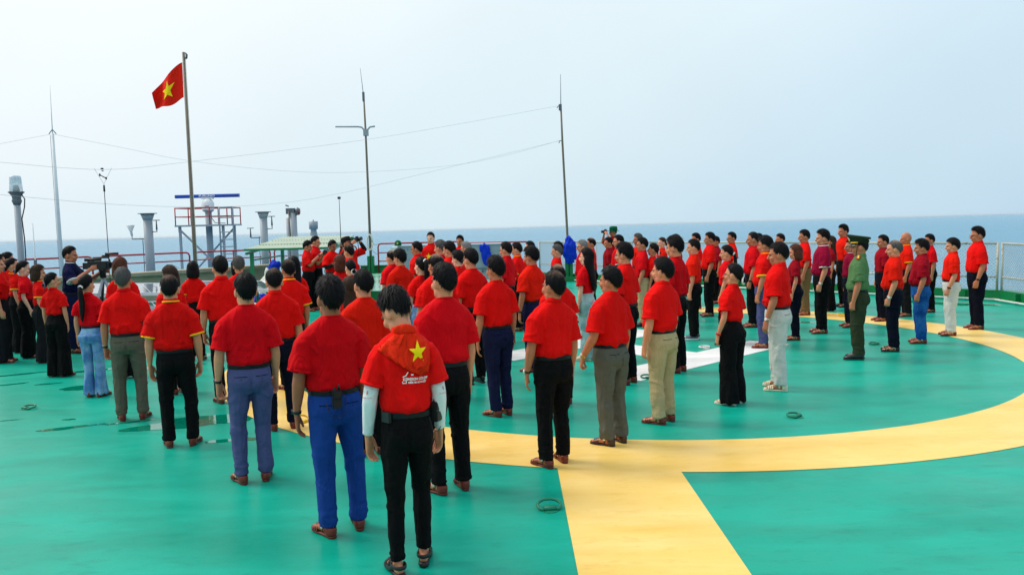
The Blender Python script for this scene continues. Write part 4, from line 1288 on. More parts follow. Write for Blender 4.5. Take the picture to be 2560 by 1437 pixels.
def band_ring(T, z, hh, extra, gap=0.0, n=44):
    """belt-like ring round the waist"""
    k = T['build']; g = .016 * k
    a, b = ((.128, .096) if T['sex'] == 'f' else (.166, .124))
    a += g + extra; b += g * 1.3 + extra
    V = []; F = []
    for j in range(n):
        t = 2 * PI * j / n
        c_, s_ = math.cos(t), math.sin(t)
        p = 2 / 2.3
        x_, y_ = np.sign(c_) * abs(c_) ** p, np.sign(s_) * abs(s_) ** p
        for (e_, zz) in ((0, z - hh), (.004, z - hh + .003), (.004, z + hh - .003), (0, z + hh), (-.02, z + hh), (-.02, z - hh)):
            V.append(((a + e_) * x_, (b + e_) * y_ + .012 * max(k, 0), zz))
    for j in range(n):
        j2 = (j + 1) % n
        for q in range(6):
            q2 = (q + 1) % 6
            F.append((j * 6 + q, j2 * 6 + q, j2 * 6 + q2, j * 6 + q2))
    return MB().add(V, F)

def collar_mesh(female=False):
    key = ('collar', female)
    if key in _cache: return _cache[key]
    dz = -.016 if female else 0.0; sc = .88 if female else 1.0
    prof = [(.060, -.006), (.058, .026), (.066, .032), (.084, -.004), (.080, -.012)]
    V = []; F = []; angs = np.linspace(R(108), R(432), 37)
    for t in angs:
        back = .5 - .5 * math.sin(t)
        for r_, z in prof:
            V.append((sc * r_ * math.cos(t), sc * r_ * math.sin(t) * .98 - .020, 1.448 + dz + z * (.8 + .3 * back) + .012 * back))
    m = len(prof)
    for i in range(len(angs) - 1):
        for q in range(m):
            q2 = (q + 1) % m
            F.append((i * m + q, (i + 1) * m + q, (i + 1) * m + q2, i * m + q2))
    F.append(tuple(range(m))); F.append(tuple((len(angs) - 1) * m + q for q in range(m))[::-1])
    me = MB().add(V, F).mesh('collar')
    V2 = []; F2 = []
    for t in angs:
        back = .5 - .5 * math.sin(t)
        for r_, z in ((.0855, -.0045), (.0795, .0075), (.0835, .0095), (.0885, -.0035)):
            V2.append((sc * r_ * math.cos(t), sc * r_ * math.sin(t) * .98 - .020, 1.448 + dz + z * (.8 + .3 * back) + .012 * back))
    for i in range(len(angs) - 1):
        for q in range(4):
            q2 = (q + 1) % 4
            F2.append((i * 4 + q, (i + 1) * 4 + q, (i + 1) * 4 + q2, i * 4 + q2))
    me2 = MB().add(V2, F2).mesh('collar_trim')
    pts = []
    for t in np.linspace(0, 2 * PI, 33)[:-1]:
        back = .5 - .5 * math.sin(t)
        pts.append((sc * .069 * math.cos(t), sc * .070 * math.sin(t) - .019, 1.444 + dz + .018 * back))
    pts.append(pts[0])
    me3 = MB().tube(pts, [(.009, .006)] * len(pts), n=8, ref=(0, 0, 1)).mesh('neck_rib')
    _cache[key] = (me, me2, me3)
    return _cache[key]

def arm_spec(T, side, spec):
    sx = 1 if side == 0 else -1
    f = T['sex'] == 'f'
    sh = np.array([sx * ((.148 if f else .178) + .012 * T['build']), -.004, 1.325 if f else 1.328])
    if spec[0] == 'down':
        _, abd, flex, tw = spec
        ab, fl = R(abd), R(flex)
        ul, fl_ = (.245, .235) if f else (.255, .250)
        E_ = sh + ul * np.array([sx * math.sin(ab), -.06, -math.cos(ab)])
        W = E_ + fl_ * np.array([sx * (math.sin(ab) * .55 - .06), math.sin(fl), -math.cos(fl)])
        hd_ = np.array([-sx * .06, math.sin(fl) * .7 + .04, -1.0])
        th = np.array([-sx * math.sin(R(tw)), math.cos(R(tw)), .1])
    else:
        _, E_, W, hd_, th = spec
        E_, W, hd_, th = (np.array(q, float) for q in (E_, W, hd_, th))
    hd_ = hd_ / np.linalg.norm(hd_)
    th = th - hd_ * (th @ hd_); th = th / np.linalg.norm(th)
    palm = np.cross(th, hd_) * (1 if side == 0 else -1)
    return (sh, E_, W, hd_, th, palm)

TPL = {}
def template(name, sex='m', build=0.0, seed=1.0, armR=('down', 9, 12, 30), armL=('down', 9, 12, 30), handR=.55, handL=.55,
             head=(0, 0, 0), stance=(.105, .105), fy=(0, 0), toe=(.22, .22), leg='straight', vox=.0125, belt=None, sleeve=None, scalp=True):
    if name in TPL: return TPL[name]
    T = dict(sex=sex, build=build, seed=seed * 7.31, leg=leg, vox=vox, scalp=scalp)
    T['belt'] = belt or (1.015 if sex == 'f' else .962)
    T['sleeve'] = sleeve or (.70 if sex == 'f' else .86)
    T['feet'] = [(stance[i], fy[i], toe[i]) for i in (0, 1)]
    T['hands'] = (handR, handL)
    T['hrot'] = rot_m(*head)
    T['arms'] = [arm_spec(T, 0, armR), arm_spec(T, 1, armL)]
    T['body'] = body_mesh(T); T['shirt'] = shirt_mesh(T); T['trousers'] = trouser_mesh(T)
    T['beltmesh'] = band_ring(T, T['belt'] + .006, .017, .004).mesh('belt', False)
    tr = []
    for side in (0, 1):
        S, E_, W, *_ = T['arms'][side]
        d = E_ - S; c = S + d * T['sleeve']; dn = d / np.linalg.norm(d)
        sw = (.88 if sex == 'f' else 1.0) * (1 + .06 * build)
        tr.append(MB().tube([c - dn * .012, c - dn * .010, c + dn * .006], [(.080 * sw, .087 * sw), (.0865 * sw, .0935 * sw), (.0855 * sw, .0925 * sw)], n=22, ref=(1, 0, 0)).mesh('sleeve_trim'))
    T['trim'] = tr
    TPL[name] = T
    return T

# ---- hair
def hair_mesh(style, seed, sex='m'):
    seed = (seed - 1) % 4 + 1
    key = ('hair', style, seed)
    if key in _cache: return _cache[key]
    rg = random.Random(seed * 97 + 13)
    fem = style in ('bun', 'ponytail', 'long', 'bob', 'braid', 'ponyhigh')
    lim_tab = LIM_F if fem else LIM_M
    top, side, ncl, ln, lift = {'short': (.015, .007, 460, .034, .007), 'spiky': (.021, .008, 520, .036, .015), 'tousled': (.023, .010, 500, .050, .016), 'flat': (.017, .010, 420, .046, .004),
                                'balding': (.009, .012, 230, .034, .003), 'thin': (.014, .010, 300, .036, .004), 'buzz': (.008, .005, 0, .02, .002), 'bowl': (.021, .014, 440, .05, .005),
                                'bun': (.013, .009, 160, .05, .001), 'ponytail': (.014, .010, 180, .05, .002), 'ponyhigh': (.014, .010, 180, .05, .002), 'long': (.018, .014, 200, .06, .002), 'bob': (.022, .018, 240, .06, .003), 'braid': (.013, .010, 160, .05, .002)}[style]
    NA, NP = 60, 20
    V = []; F = []
    def surf(az, phi, off):
        d = np.array([math.sin(az) * math.sin(phi), math.cos(az) * math.sin(phi), math.cos(phi)])
        return HC + d * (HR + off)
    def limit(az):
        a = abs(math.degrees(az)); a = 360 - a if a > 180 else a
        return math.radians(np.interp(a, *lim_tab))
    ns = rg.uniform(0, 50)
    AZ, SS = np.meshgrid(2 * PI * np.arange(NA) / NA, np.arange(NP + 1) / NP, indexing='ij')
    ad = np.degrees(AZ); ad = np.where(ad > 180, 360 - ad, ad)
    LL = np.radians(np.interp(ad, *lim_tab))
    PH = np.maximum(.001, SS * LL)
    w_ = np.clip((np.degrees(PH) - 25) / 55, 0, 1)
    th_ = top * (1 - w_) + side * w_
    fade = 1 - np.maximum(0, (SS - .55) / .45) ** 2.2
    th_ = th_ * fade + (0 if fem else .25 * top) * np.maximum(0, np.cos(AZ)) * np.maximum(0, (SS - .6) / .4)
    nz_ = vnoise(np.stack([np.cos(AZ) * 6 + ns, np.sin(AZ) * 6, PH * 2.2 + ns], -1).reshape(-1, 3)).reshape(AZ.shape)
    th_ = th_ + (.0045 if not fem else .0018) * nz_ * (1 - SS ** 6)
    th_[:, NP] = -.006
    dd0 = np.stack([np.sin(AZ) * np.sin(PH), np.cos(AZ) * np.sin(PH), np.cos(PH)], -1)
    V = (HC + dd0 * (HR + th_[..., None])).reshape(-1, 3)
    for i in range(NA):
        i2 = (i + 1) % NA
        for j in range(NP):
            F.append((i * (NP + 1) + j, i2 * (NP + 1) + j, i2 * (NP + 1) + j + 1, i * (NP + 1) + j + 1))
    wh = np.array([.2 * math.sin(PI), -math.sin(R(32)), math.cos(R(32))])
    mb = MB(); mb.add(V, F)
    cv = []; cf = []
    for c in range(ncl):
        az = rg.uniform(0, 2 * PI); L = limit(az)
        phi = math.acos(1 - rg.random() * (1 - math.cos(L * .93)))
        if style == 'balding' and phi < R(52): continue
        w = max(0, min(1, (math.degrees(phi) - 25) / 55)); s = phi / L
        base = (top * (1 - w) + side * w) * (1 - max(0, (s - .55) / .45) ** 2.2)
        d = np.array([math.sin(az) * math.sin(phi), math.cos(az) * math.sin(phi), math.cos(phi)])
        fl = d - wh * (.9 if not fem else .3) + np.array([0, 0, -.35]) + np.array([rg.uniform(-.3, .3) for _ in range(3)]) * (1.2 if style in ('tousled', 'spiky') else .6)
        fl = fl - d * (fl @ d); fl = fl / (np.linalg.norm(fl) + 1e-6)
        if style == 'bowl': fl = fl
        sd = np.cross(d, fl)
        ln_ = ln * rg.uniform(.6, 1.15) * (1 if s < .7 else .6); wd = rg.uniform(.0035, .0065)
        lf = lift * rg.uniform(.3, 1.3) * (1 - .6 * w)
        b0 = len(cv)
        for q in range(4):
            t = q / 3
            dd_ = d * math.cos(t * ln_ / .1) + fl * math.sin(t * ln_ / .1)
            off = base * (.86 + .08 * t) + .003 + lf * t * t
            p = HC + dd_ * (HR + off)
            ww = wd * (1 - t) ** .7
            if q < 3:
                cv += [p - sd * ww, p + dd_ * (.0025 * (1 - t)), p + sd * ww]
            else: cv.append(p)
        for q in range(2):
            a = b0 + q * 3
            cf += [(a, a + 1, a + 4, a + 3), (a + 1, a + 2, a + 5, a + 4)]
        a = b0 + 6
        cf += [(a, a + 1, b0 + 9), (a + 1, a + 2, b0 + 9)]
    if cv: mb.add(np.array(cv), cf)
    def streaky(m, amp=.004, fx_=70):
        v = m.verts(); m.v = [v]
        d = amp * vnoise(v * [fx_, fx_, 7] + ns)
        c = v.mean(0)
        q = v - np.array([c[0], c[1], 0]); q[:, 2] = 0; q /= (np.linalg.norm(q, axis=1)[:, None] + 1e-6)
        m.v = [v + q * d[:, None]]
        return m
    tail = MB()
    if style == 'bun':
        tail.ell((0, -.112, .075), (.040, .034, .036), 18, 12)
    if style == 'ponytail':
        tail.tube([(0, -.085, .11), (0, -.118, .10), (.004, -.128, .03), (.006, -.122, -.08), (.0, -.128, -.2), (-.004, -.134, -.28), (-.006, -.134, -.33)], [(.018, .016), (.028, .022), (.036, .026), (.040, .026), (.034, .02), (.022, .014), (.004, .004)], n=22)
    if style == 'ponyhigh':
        tail.tube([(0, -.06, .19), (0, -.105, .20), (.004, -.13, .15), (.006, -.128, .05), (.0, -.12, -.03), (-.004, -.118, -.07)], [(.018, .016), (.03, .024), (.042, .03), (.045, .032), (.034, .024), (.006, .006)], n=22)
    if style in ('long', 'bob'):
        if style == 'long':
            tail.tube([(0, -.025, .19), (0, -.032, .13), (0, -.04, .06), (0, -.056, -.02), (0, -.092, -.12), (.01, -.112, -.22), (.02, -.118, -.31), (.02, -.115, -.34)], [(.06, .06), (.091, .078), (.092, .07), (.088, .056), (.084, .04), (.07, .03), (.05, .022), (.02, .01)], n=40)
        else:
            tail.tube([(0, -.022, .19), (0, -.028, .14), (0, -.034, .09), (0, -.04, .04), (0, -.044, .005), (0, -.042, -.012)], [(.06, .06), (.095, .084), (.099, .082), (.099, .076), (.092, .064), (.075, .05)], n=40)
    if style == 'braid':
        pts = [(0, -.09, .10)] + [(-.045 + .01 * math.sin(i * .9), -.11 + .02 * (i / 9) * (-1), .06 - i * .038) for i in range(10)]
        rad = [(.02, .018)] + [(.016 + .005 * (i % 2), .014 + .004 * ((i + 1) % 2)) for i in range(10)]
        tail.tube(pts, rad, n=12)
    if tail.n:
        mb.add(streaky(tail).verts(), tail.f)
    v = mb.verts()
    tint = np.zeros((len(v), 4))
    if style in ('balding', 'thin'):
        az, phi = az_phi(v)
        q = v - (HC + np.array([0, -.035, .085]))
        nz = vnoise(v * 60)
        w = np.clip(1.25 - np.linalg.norm(q / np.array([.055, .06, .05]), axis=1) + .35 * nz, 0, 1)
        tint[:, :3] = (.42, .24, .16); tint[:, 3] = w * (.8 if style == 'balding' else .28)
    me = mesh_from('hair', v, mb.f, tint)
    _cache[key] = me
    return me

# ---- shoes
def arc_band(y, w, h, width, thick=.0035, z0=.02, tilt=0.0, n=11):
    pts = [(w * math.cos(t), y + tilt * math.cos(t), z0 + h * math.sin(t)) for t in np.linspace(0, PI, n)]
    return pts, [(width / 2, thick)] * n
def sole(mb, hz=.011, grow=0.0):
    ys = [-.082, -.074, -.05, -.01, .04, .09, .13, .165, .188, .196]
    ws = [.010, .024, .033, .034, .035, .043, .045, .040, .026, .010]
    mb.tube([(.003 if y > .05 else 0, y, hz) for y in ys], [(w + grow, hz) for w in ws], n=18, ref=(1, 0, 0), power=3.2)
def shoe_meshes(kind):
    key = ('shoe', kind)
    if key in _cache: return _cache[key]
    parts = []
    if kind == 'sandal':
        s = MB(); sole(s); parts.append(('sole', s.mesh('sole'), 0))
        u = MB(); u2 = MB()
        th = np.linspace(R(-10), R(190), 15)
        u2.tube([(.037 * math.cos(t), -.03 - .052 * math.sin(t), .048) for t in th], [(.027, .004)] * 15, n=8, ref=(0, 0, 1))
        for y, w, h, wd in ((.088, .045, .050, .018), (.110, .047, .043, .018), (.133, .047, .037, .018)):
            p, r_ = arc_band(y, w, h, wd); u.tube(p, r_, n=6, ref=(0, 1, 0))
        u.ell((.003, .158, .022), (.042, .036, .022), 14, 8)
        u.tube([(.003, .07, .074), (.003, .10, .066), (.003, .15, .050)], [(.009, .004)] * 3, n=6, ref=(1, 0, 0))
        parts.append(('straps', u.mesh('straps'), 1))
        p, r_ = arc_band(.012, .043, .078, .017, z0=.035, tilt=0); u2.tube(p, r_, n=6, ref=(0, 1, .2))
        parts.append(('heel_counter', u2.mesh('heel_counter'), 1))
        b = MB(); b.box((.041, .0, .06), (.049, .024, .084)); parts.append(('buckle', b.mesh('buckle', False), 2))
    elif kind == 'sport':
        s = MB(); sole(s, .016, .004); parts.append(('sole', s.mesh('sole'), 0))
        u = MB()
        th = np.linspace(R(-25), R(205), 15)
        u.tube([(.045 * math.cos(t), -.03 - .052 * math.sin(t), .072) for t in th], [(.013, .005)] * 15, n=8, ref=(0, 0, 1))
        for y, w, h, wd, z0 in ((.03, .045, .075, .034, .03), (.075, .046, .054, .03, .03), (.125, .048, .036, .026, .03)):
            p, r_ = arc_band(y, w, h, wd, .005, z0); parts.append(('strap', MB().tube(p, r_, n=6, ref=(0, 1, 0)).mesh('strap'), 1))
        for sx in (-1, 1):
            parts.append(('side_strap', MB().tube([(sx * .045, -.035, .07), (sx * .046, -.005, .066), (sx * .046, .02, .05), (sx * .047, .05, .033), (sx * .047, .128, .033)], [(.012, .004)] * 5, n=6, ref=(0, 0, 1)).mesh('side_strap'), 1))
        parts.append(('heel_strap', u.mesh('heel_strap'), 1))
    else:
        s = MB(); sole(s, .012 if kind == 'dress' else .018, .003); parts.append(('sole', s.mesh('sole'), 0))
        u = MB()
        z0 = .02
        u.tube([(0, -.078, .05), (0, -.06, .055), (0, -.02, .058), (0, .03, .055), (.002, .08, .046), (.003, .13, .036), (.003, .17, .03), (.003, .192, .026)],
               [(.018, .030), (.035, .042), (.038, .050), (.040, .050), (.043, .036), (.043, .024), (.034, .017), (.012, .009)], n=16, ref=(1, 0, 0))
        parts.append(('upper', u.mesh('upper'), 1))
    _cache[key] = parts
    return parts
def mirror_mesh(me, name):
    key = ('mir', me.name, name)
    if key in _cache: return _cache[key]
    m2 = me.copy()
    v = get_v(m2); v[:, 0] *= -1; set_v(m2, v)
    m2.flip_normals()
    _cache[key] = m2
    return m2

POCK = mat('pocket_slit_shade', (.004, .004, .005, 1), .9, .05)  # near-black strip paints the shade in the pocket opening; the button shares it
def ring_at(c, d, ra, rb, hw, ref):
    d = np.array(d) / np.linalg.norm(d)
    return MB().tube([c - d * hw, c - d * hw * .7, c + d * hw * .7, c + d * hw], [(ra, rb), (ra + .003, rb + .003), (ra + .003, rb + .003), (ra, rb)], n=16, ref=ref)

def glasses_mesh():
    if 'glasses' in _cache: return _cache['glasses']
    mb = MB()
    for s in (-1, 1):
        pts = [(s * .032 + .024 * math.cos(t), .099 - .006 * abs(math.cos(t)), .110 + .017 * math.sin(t)) for t in np.linspace(0, 2 * PI, 15)]
        mb.tube(pts, [.0018] * 15, n=5, ref=(0, 1, 0))
        mb.tube([(s * .056, .094, .114), (s * .074, .06, .116), (s * .080, .0, .118)], [.002] * 3, n=5, ref=(0, 0, 1))
    mb.tube([(-.009, .1, .113), (.009, .1, .113)], [.0018] * 2, n=5, ref=(0, 0, 1))
    _cache['glasses'] = mb.mesh('glasses')
    return _cache['glasses']

def heart_poly(sz):
    pts = []
    for t in np.linspace(0, 2 * PI, 25)[:-1]:
        pts.append((sz * .06 * 16 * math.sin(t) ** 3 / 1.0, sz * .06 * (13 * math.cos(t) - 5 * math.cos(2 * t) - 2 * math.cos(3 * t) - math.cos(4 * t))))
    return pts
def flat_mesh(pts):
    mb = MB(); n = len(pts)
    c = np.mean(np.array(pts), 0)
    mb.add([(p[0], p[1], 0) for p in pts] + [(c[0], c[1], 0)], [(n, i, (i + 1) % n) for i in range(n)])
    return mb.mesh('print', False)
def trouser_pockets(T):
    bv = BVHTree.FromPolygons([tuple(q) for q in get_v(T['trousers'])], faces_of(T['trousers']))
    out = []
    for sx in (-1, 1):
        for (x0, x1, z0, z1) in ((.035, .140, .892, .8965), (.083, .089, .872, .878)):
            V = []; F = []
            nx = 9
            for i in range(nx + 1):
                for zz in (z0, z1):
                    x_ = sx * (x0 + (x1 - x0) * i / nx); zq = zz - .06 * abs(x_ * x_) * 1.5
                    h_ = bv.ray_cast(Vector((x_, -1, zq)), Vector((0, 1, 0)))
                    V.append((x_, (h_[0][1] if h_[0] is not None else -.12) - .0022, zq))
            for i in range(nx): F.append((2 * i, 2 * i + 2, 2 * i + 3, 2 * i + 1))
            out.append(MB().add(V, F).mesh('pocket', False))
    return out
def project_print(T, me, x0, z0, face='back', off=.0035, rot=0.0, tree_mesh=None):
    """lay a flat print onto the shirt surface"""
    key = ('bvh', T['shirt'].name)
    if key not in _cache:
        s = tree_mesh or T['shirt']
        _cache[key] = BVHTree.FromPolygons([tuple(q) for q in get_v(s)], faces_of(s))
    bv = _cache[key]
    bmh = bmesh.new(); bmh.from_mesh(me)
    bmesh.ops.triangulate(bmh, faces=bmh.faces[:])
    for _ in range(2): bmesh.ops.subdivide_edges(bmh, edges=[e_ for e_ in bmh.edges if e_.calc_length() > .012], cuts=1)
    bmh.to_mesh(me); bmh.free()
    v = get_v(me); out = []
    sg = 1 if face == 'back' else -1          # seen from behind, +x is on the viewer's right
    c_, s_ = math.cos(rot), math.sin(rot)
    for p in v:
        px_, pz_ = p[0] * c_ - p[1] * s_, p[0] * s_ + p[1] * c_
        x_, z_ = x0 + sg * px_, z0 + pz_
        o_ = Vector((x_, -1.0 * sg, z_)); hit = bv.ray_cast(o_, Vector((0, sg, 0)))
        y_ = hit[0][1] if hit[0] is not None else -.12 * sg
        out.append((x_, y_ - sg * off, z_))
    set_v(me, np.array(out))
    return me

SKIN = {'a': skin_mat('skin_light', lin(214, 142, 108)), 'b': skin_mat('skin_medium', lin(190, 118, 86)), 'c': skin_mat('skin_tan', lin(162, 96, 68)), 'w': skin_mat('skin_fair', lin(232, 172, 146))}
HAIR = {'k': hair_mat('hair_black', (.0065, .006, .007, 1)), 'd': hair_mat('hair_dark_brown', (.035, .019, .013, 1)), 'r': hair_mat('hair_reddish_brown', (.075, .026, .016, 1)),
        'g': hair_mat('hair_greying', (.075, .073, .072, 1), .5), 'w': hair_mat('hair_grey', (.20, .20, .20, 1), .5)}
SHIRT = {'red': cloth('shirt_red', lin(226, 14, 12)), 'red2': cloth('shirt_crimson', lin(214, 6, 20)), 'org': cloth('shirt_orange_red', lin(228, 26, 8)), 'mar': cloth('shirt_maroon', lin(146, 8, 28)),
         'plum': cloth('shirt_plum', lin(136, 6, 46)), 'dred': cloth('shirt_deep_red', lin(204, 6, 18)), 'navy': cloth('shirt_navy', lin(10, 16, 56)), 'mil': cloth('shirt_military_green', lin(86, 124, 80))}
PANT = {'blk': cloth('trousers_black', (.0045, .0045, .0055, 1)), 'blk2': cloth('trousers_charcoal', (.010, .010, .013, 1)), 'navy': cloth('trousers_navy', lin(20, 26, 60)), 'dnavy': cloth('trousers_dark_navy', lin(11, 15, 32)),
        'violet': cloth('trousers_slate_violet', lin(74, 80, 124)), 'blue': cloth('trousers_bright_blue', lin(26, 64, 142)), 'olive': cloth('trousers_olive_grey', lin(92, 90, 78)), 'grey': cloth('trousers_grey_green', lin(92, 94, 86)),
        'khaki': cloth('trousers_khaki', lin(176, 158, 120)), 'white': cloth('trousers_off_white', lin(208, 206, 202)), 'mil': cloth('trousers_military_green', lin(48, 54, 38)), 'brown': cloth('trousers_brown', lin(120, 96, 66)),
        'jean': denim('denim_light_blue', lin(76, 122, 178), lin(140, 178, 214)), 'pale': denim('denim_pale_green_blue', lin(128, 166, 170), lin(176, 204, 204)), 'dkjean': denim('denim_blue', lin(10, 66, 136), lin(40, 102, 170)), 'beige': cloth('trousers_beige', lin(190, 178, 150))}
LEA = {'red': mat('leather_red_brown', lin(112, 36, 24), .35, .5, bump=(40, .3, .003)), 'dark': mat('leather_dark_brown', lin(62, 36, 28), .38, .5, bump=(40, .3, .003)), 'black': mat('rubber_black', (.014, .015, .017, 1), .5, .4),
       'white': mat('canvas_cream', lin(220, 206, 180), .8, .2), 'shoe': mat('leather_black', (.010, .010, .011, 1), .22, .5), 'sneak': mat('knit_grey', lin(96, 104, 116), .8, .2, bump=(200, .5, .003))}
SOLE = {'red': mat('sole_red_brown', lin(96, 32, 22), .5), 'dark': mat('sole_dark', lin(40, 30, 26), .6), 'black': LEA['black'], 'white': mat('sole_cream', lin(226, 216, 196), .6), 'shoe': mat('sole_black', (.012, .012, .012, 1), .5), 'sneak': mat('sole_white', lin(226, 230, 234), .5)}
BUCK = mat('buckle_metal', lin(214, 210, 200), .25, .5, metal=.6)
BELTM = mat('belt_leather', (.008, .009, .011, 1), .4, .2)
WATCHM = {'black': mat('watch_black', (.012, .012, .013, 1), .35), 'brown': mat('watch_brown', lin(66, 40, 32), .5), 'gold': mat('watch_gold', lin(200, 160, 80), .3, .5, metal=.8), 'steel': mat('watch_steel', lin(190, 194, 196), .3, .5, metal=.8), 'red': mat('bracelet_red', lin(190, 20, 26), .5)}
FACE = mat('watch_face', lin(235, 236, 236), .2)
TRIMM = {'y': cloth('trim_yellow', lin(248, 188, 30), .7), 'w': cloth('trim_white', lin(230, 228, 226), .7)}
PRINTY = mat('print_yellow', lin(250, 204, 20), .7); PRINTW = mat('print_white', lin(236, 236, 236), .7)
HAIRTIE = mat('hair_tie_white', lin(230, 228, 224), .7)
HAIRTIED = mat('hair_tie_violet', lin(96, 84, 110), .7)

def person(label, X, Y, h, az, T, top=('tee', 'red', None), pants='blk', shoes=('sandal', 'red'), hair=('short', 1, 'k'), skin='b', belt=True, watch=None, glasses=False, group='people gathered on the helideck', prints=(), extra=None):
    o = empty('person', (X, Y, 0), -R(az), h / 1.72)
    o.scale = (h / 1.72 * .94, h / 1.72 * .97, h / 1.72)
    tag(o, label, 'person', group)
    rj = random.Random(label)
    o.rotation_euler = (R(rj.uniform(-1.1, .9)), R(rj.uniform(-1.0, 1.0)), -R(az))
    put('body', T['body'], SKIN[skin], o)
    put('shirt', T['shirt'], SHIRT[top[1]], o)
    put('trousers', T['trousers'], PANT[pants], o)
    col, coltrim, rib = collar_mesh(T['sex'] == 'f')
    if top[0] == 'polo':
        put('collar', col, SHIRT[top[1]], o)
        if top[2]:
            put('collar_trim', coltrim, TRIMM[top[2]], o)
            for t in T['trim']: put('sleeve_trim', t, TRIMM[top[2]], o)
        else:
            for t in T['trim']: put('sleeve_hem', t, SHIRT[top[1]], o)
    else:
        put('neck_rib', rib, SHIRT[top[1]], o)
        for t in T['trim']: put('sleeve_hem', t, SHIRT[top[1]], o)
    for q in T.get('pockets', ()): put('pocket', q, POCK, o)
    if belt: put('belt', T['beltmesh'], BELTM, o)
    for side in (0, 1):
        sx = 1 if side == 0 else -1
        st, fy, toe = T['feet'][side]
        first = None
        for nm, me, slot in shoe_meshes(shoes[0]):
            m_ = (SOLE[shoes[1]], LEA[shoes[1]], BUCK)[slot]
            mm = me if side == 0 else mirror_mesh(me, 'L')
            if first is None:
                q = put('shoe' if shoes[0] in ('dress', 'sneaker') else 'sandal', mm, m_, o); first = q
                q.location = (sx * st, fy - .02, 0); q.rotation_euler = (0, 0, -sx * toe)
            else:
                put(nm, mm, m_, first)
    if hair:
        q = put('hair', hair_mesh(hair[0], hair[1]), HAIR[hair[2]], o)
        M = Matrix(T['hrot'].tolist()).to_4x4() @ Matrix.Scale(HS, 4); M.translation = Vector(PIV)
        q.matrix_local = M
        if hair[0] in ('ponytail', 'ponyhigh'):
            c = (0, -.112, .105) if hair[0] == 'ponytail' else (0, -.095, .20)
            t = MB().tube([(c[0], c[1] + .01, c[2]), (c[0], c[1] - .012, c[2] - .008)], [(.031, .026), (.031, .026)], n=14).mesh('hair_tie')
            put('hair_tie', t, HAIRTIE, q)
        if hair[0] == 'bun':
            t = MB().tube([(.04 * math.cos(a), -.118, .068 + .034 * math.sin(a)) for a in np.linspace(0, 2 * PI, 15)], [.010] * 15, n=7, ref=(0, 1, 0)).mesh('hair_tie')
            put('hair_tie', t, HAIRTIED if (extra or {}).get('tie') != 'w' else HAIRTIE, q)
    hm = Matrix(T['hrot'].tolist()).to_4x4() @ Matrix.Scale(HS, 4); hm.translation = Vector(PIV)
    if glasses:
        g = put('glasses', glasses_mesh(), BLK if glasses is True else GREYD, o); g.matrix_local = hm
    for w in (watch or []):
        side, kind = w
        S, E_, W, hd_, th, palm = T['arms'][side]
        d = (W - E_); d = d / np.linalg.norm(d)
        c = W - d * .012
        b = ring_at(c, d, .029, .033, .011, (1, 0, 0)).build('watch_strap' if kind != 'red' else 'bracelet', WATCHM[kind], o, smooth=True)
        if kind != 'red':
            n_ = -palm
            MB().tube([c + n_ * .026, c + n_ * .037], [.017, .016], n=14, ref=tuple(d)).build('watch_face', FACE if kind != 'black' else WATCHM['black'], o)
    for pr in prints:
        put('print', pr[0], pr[1], o)
    return o, hm

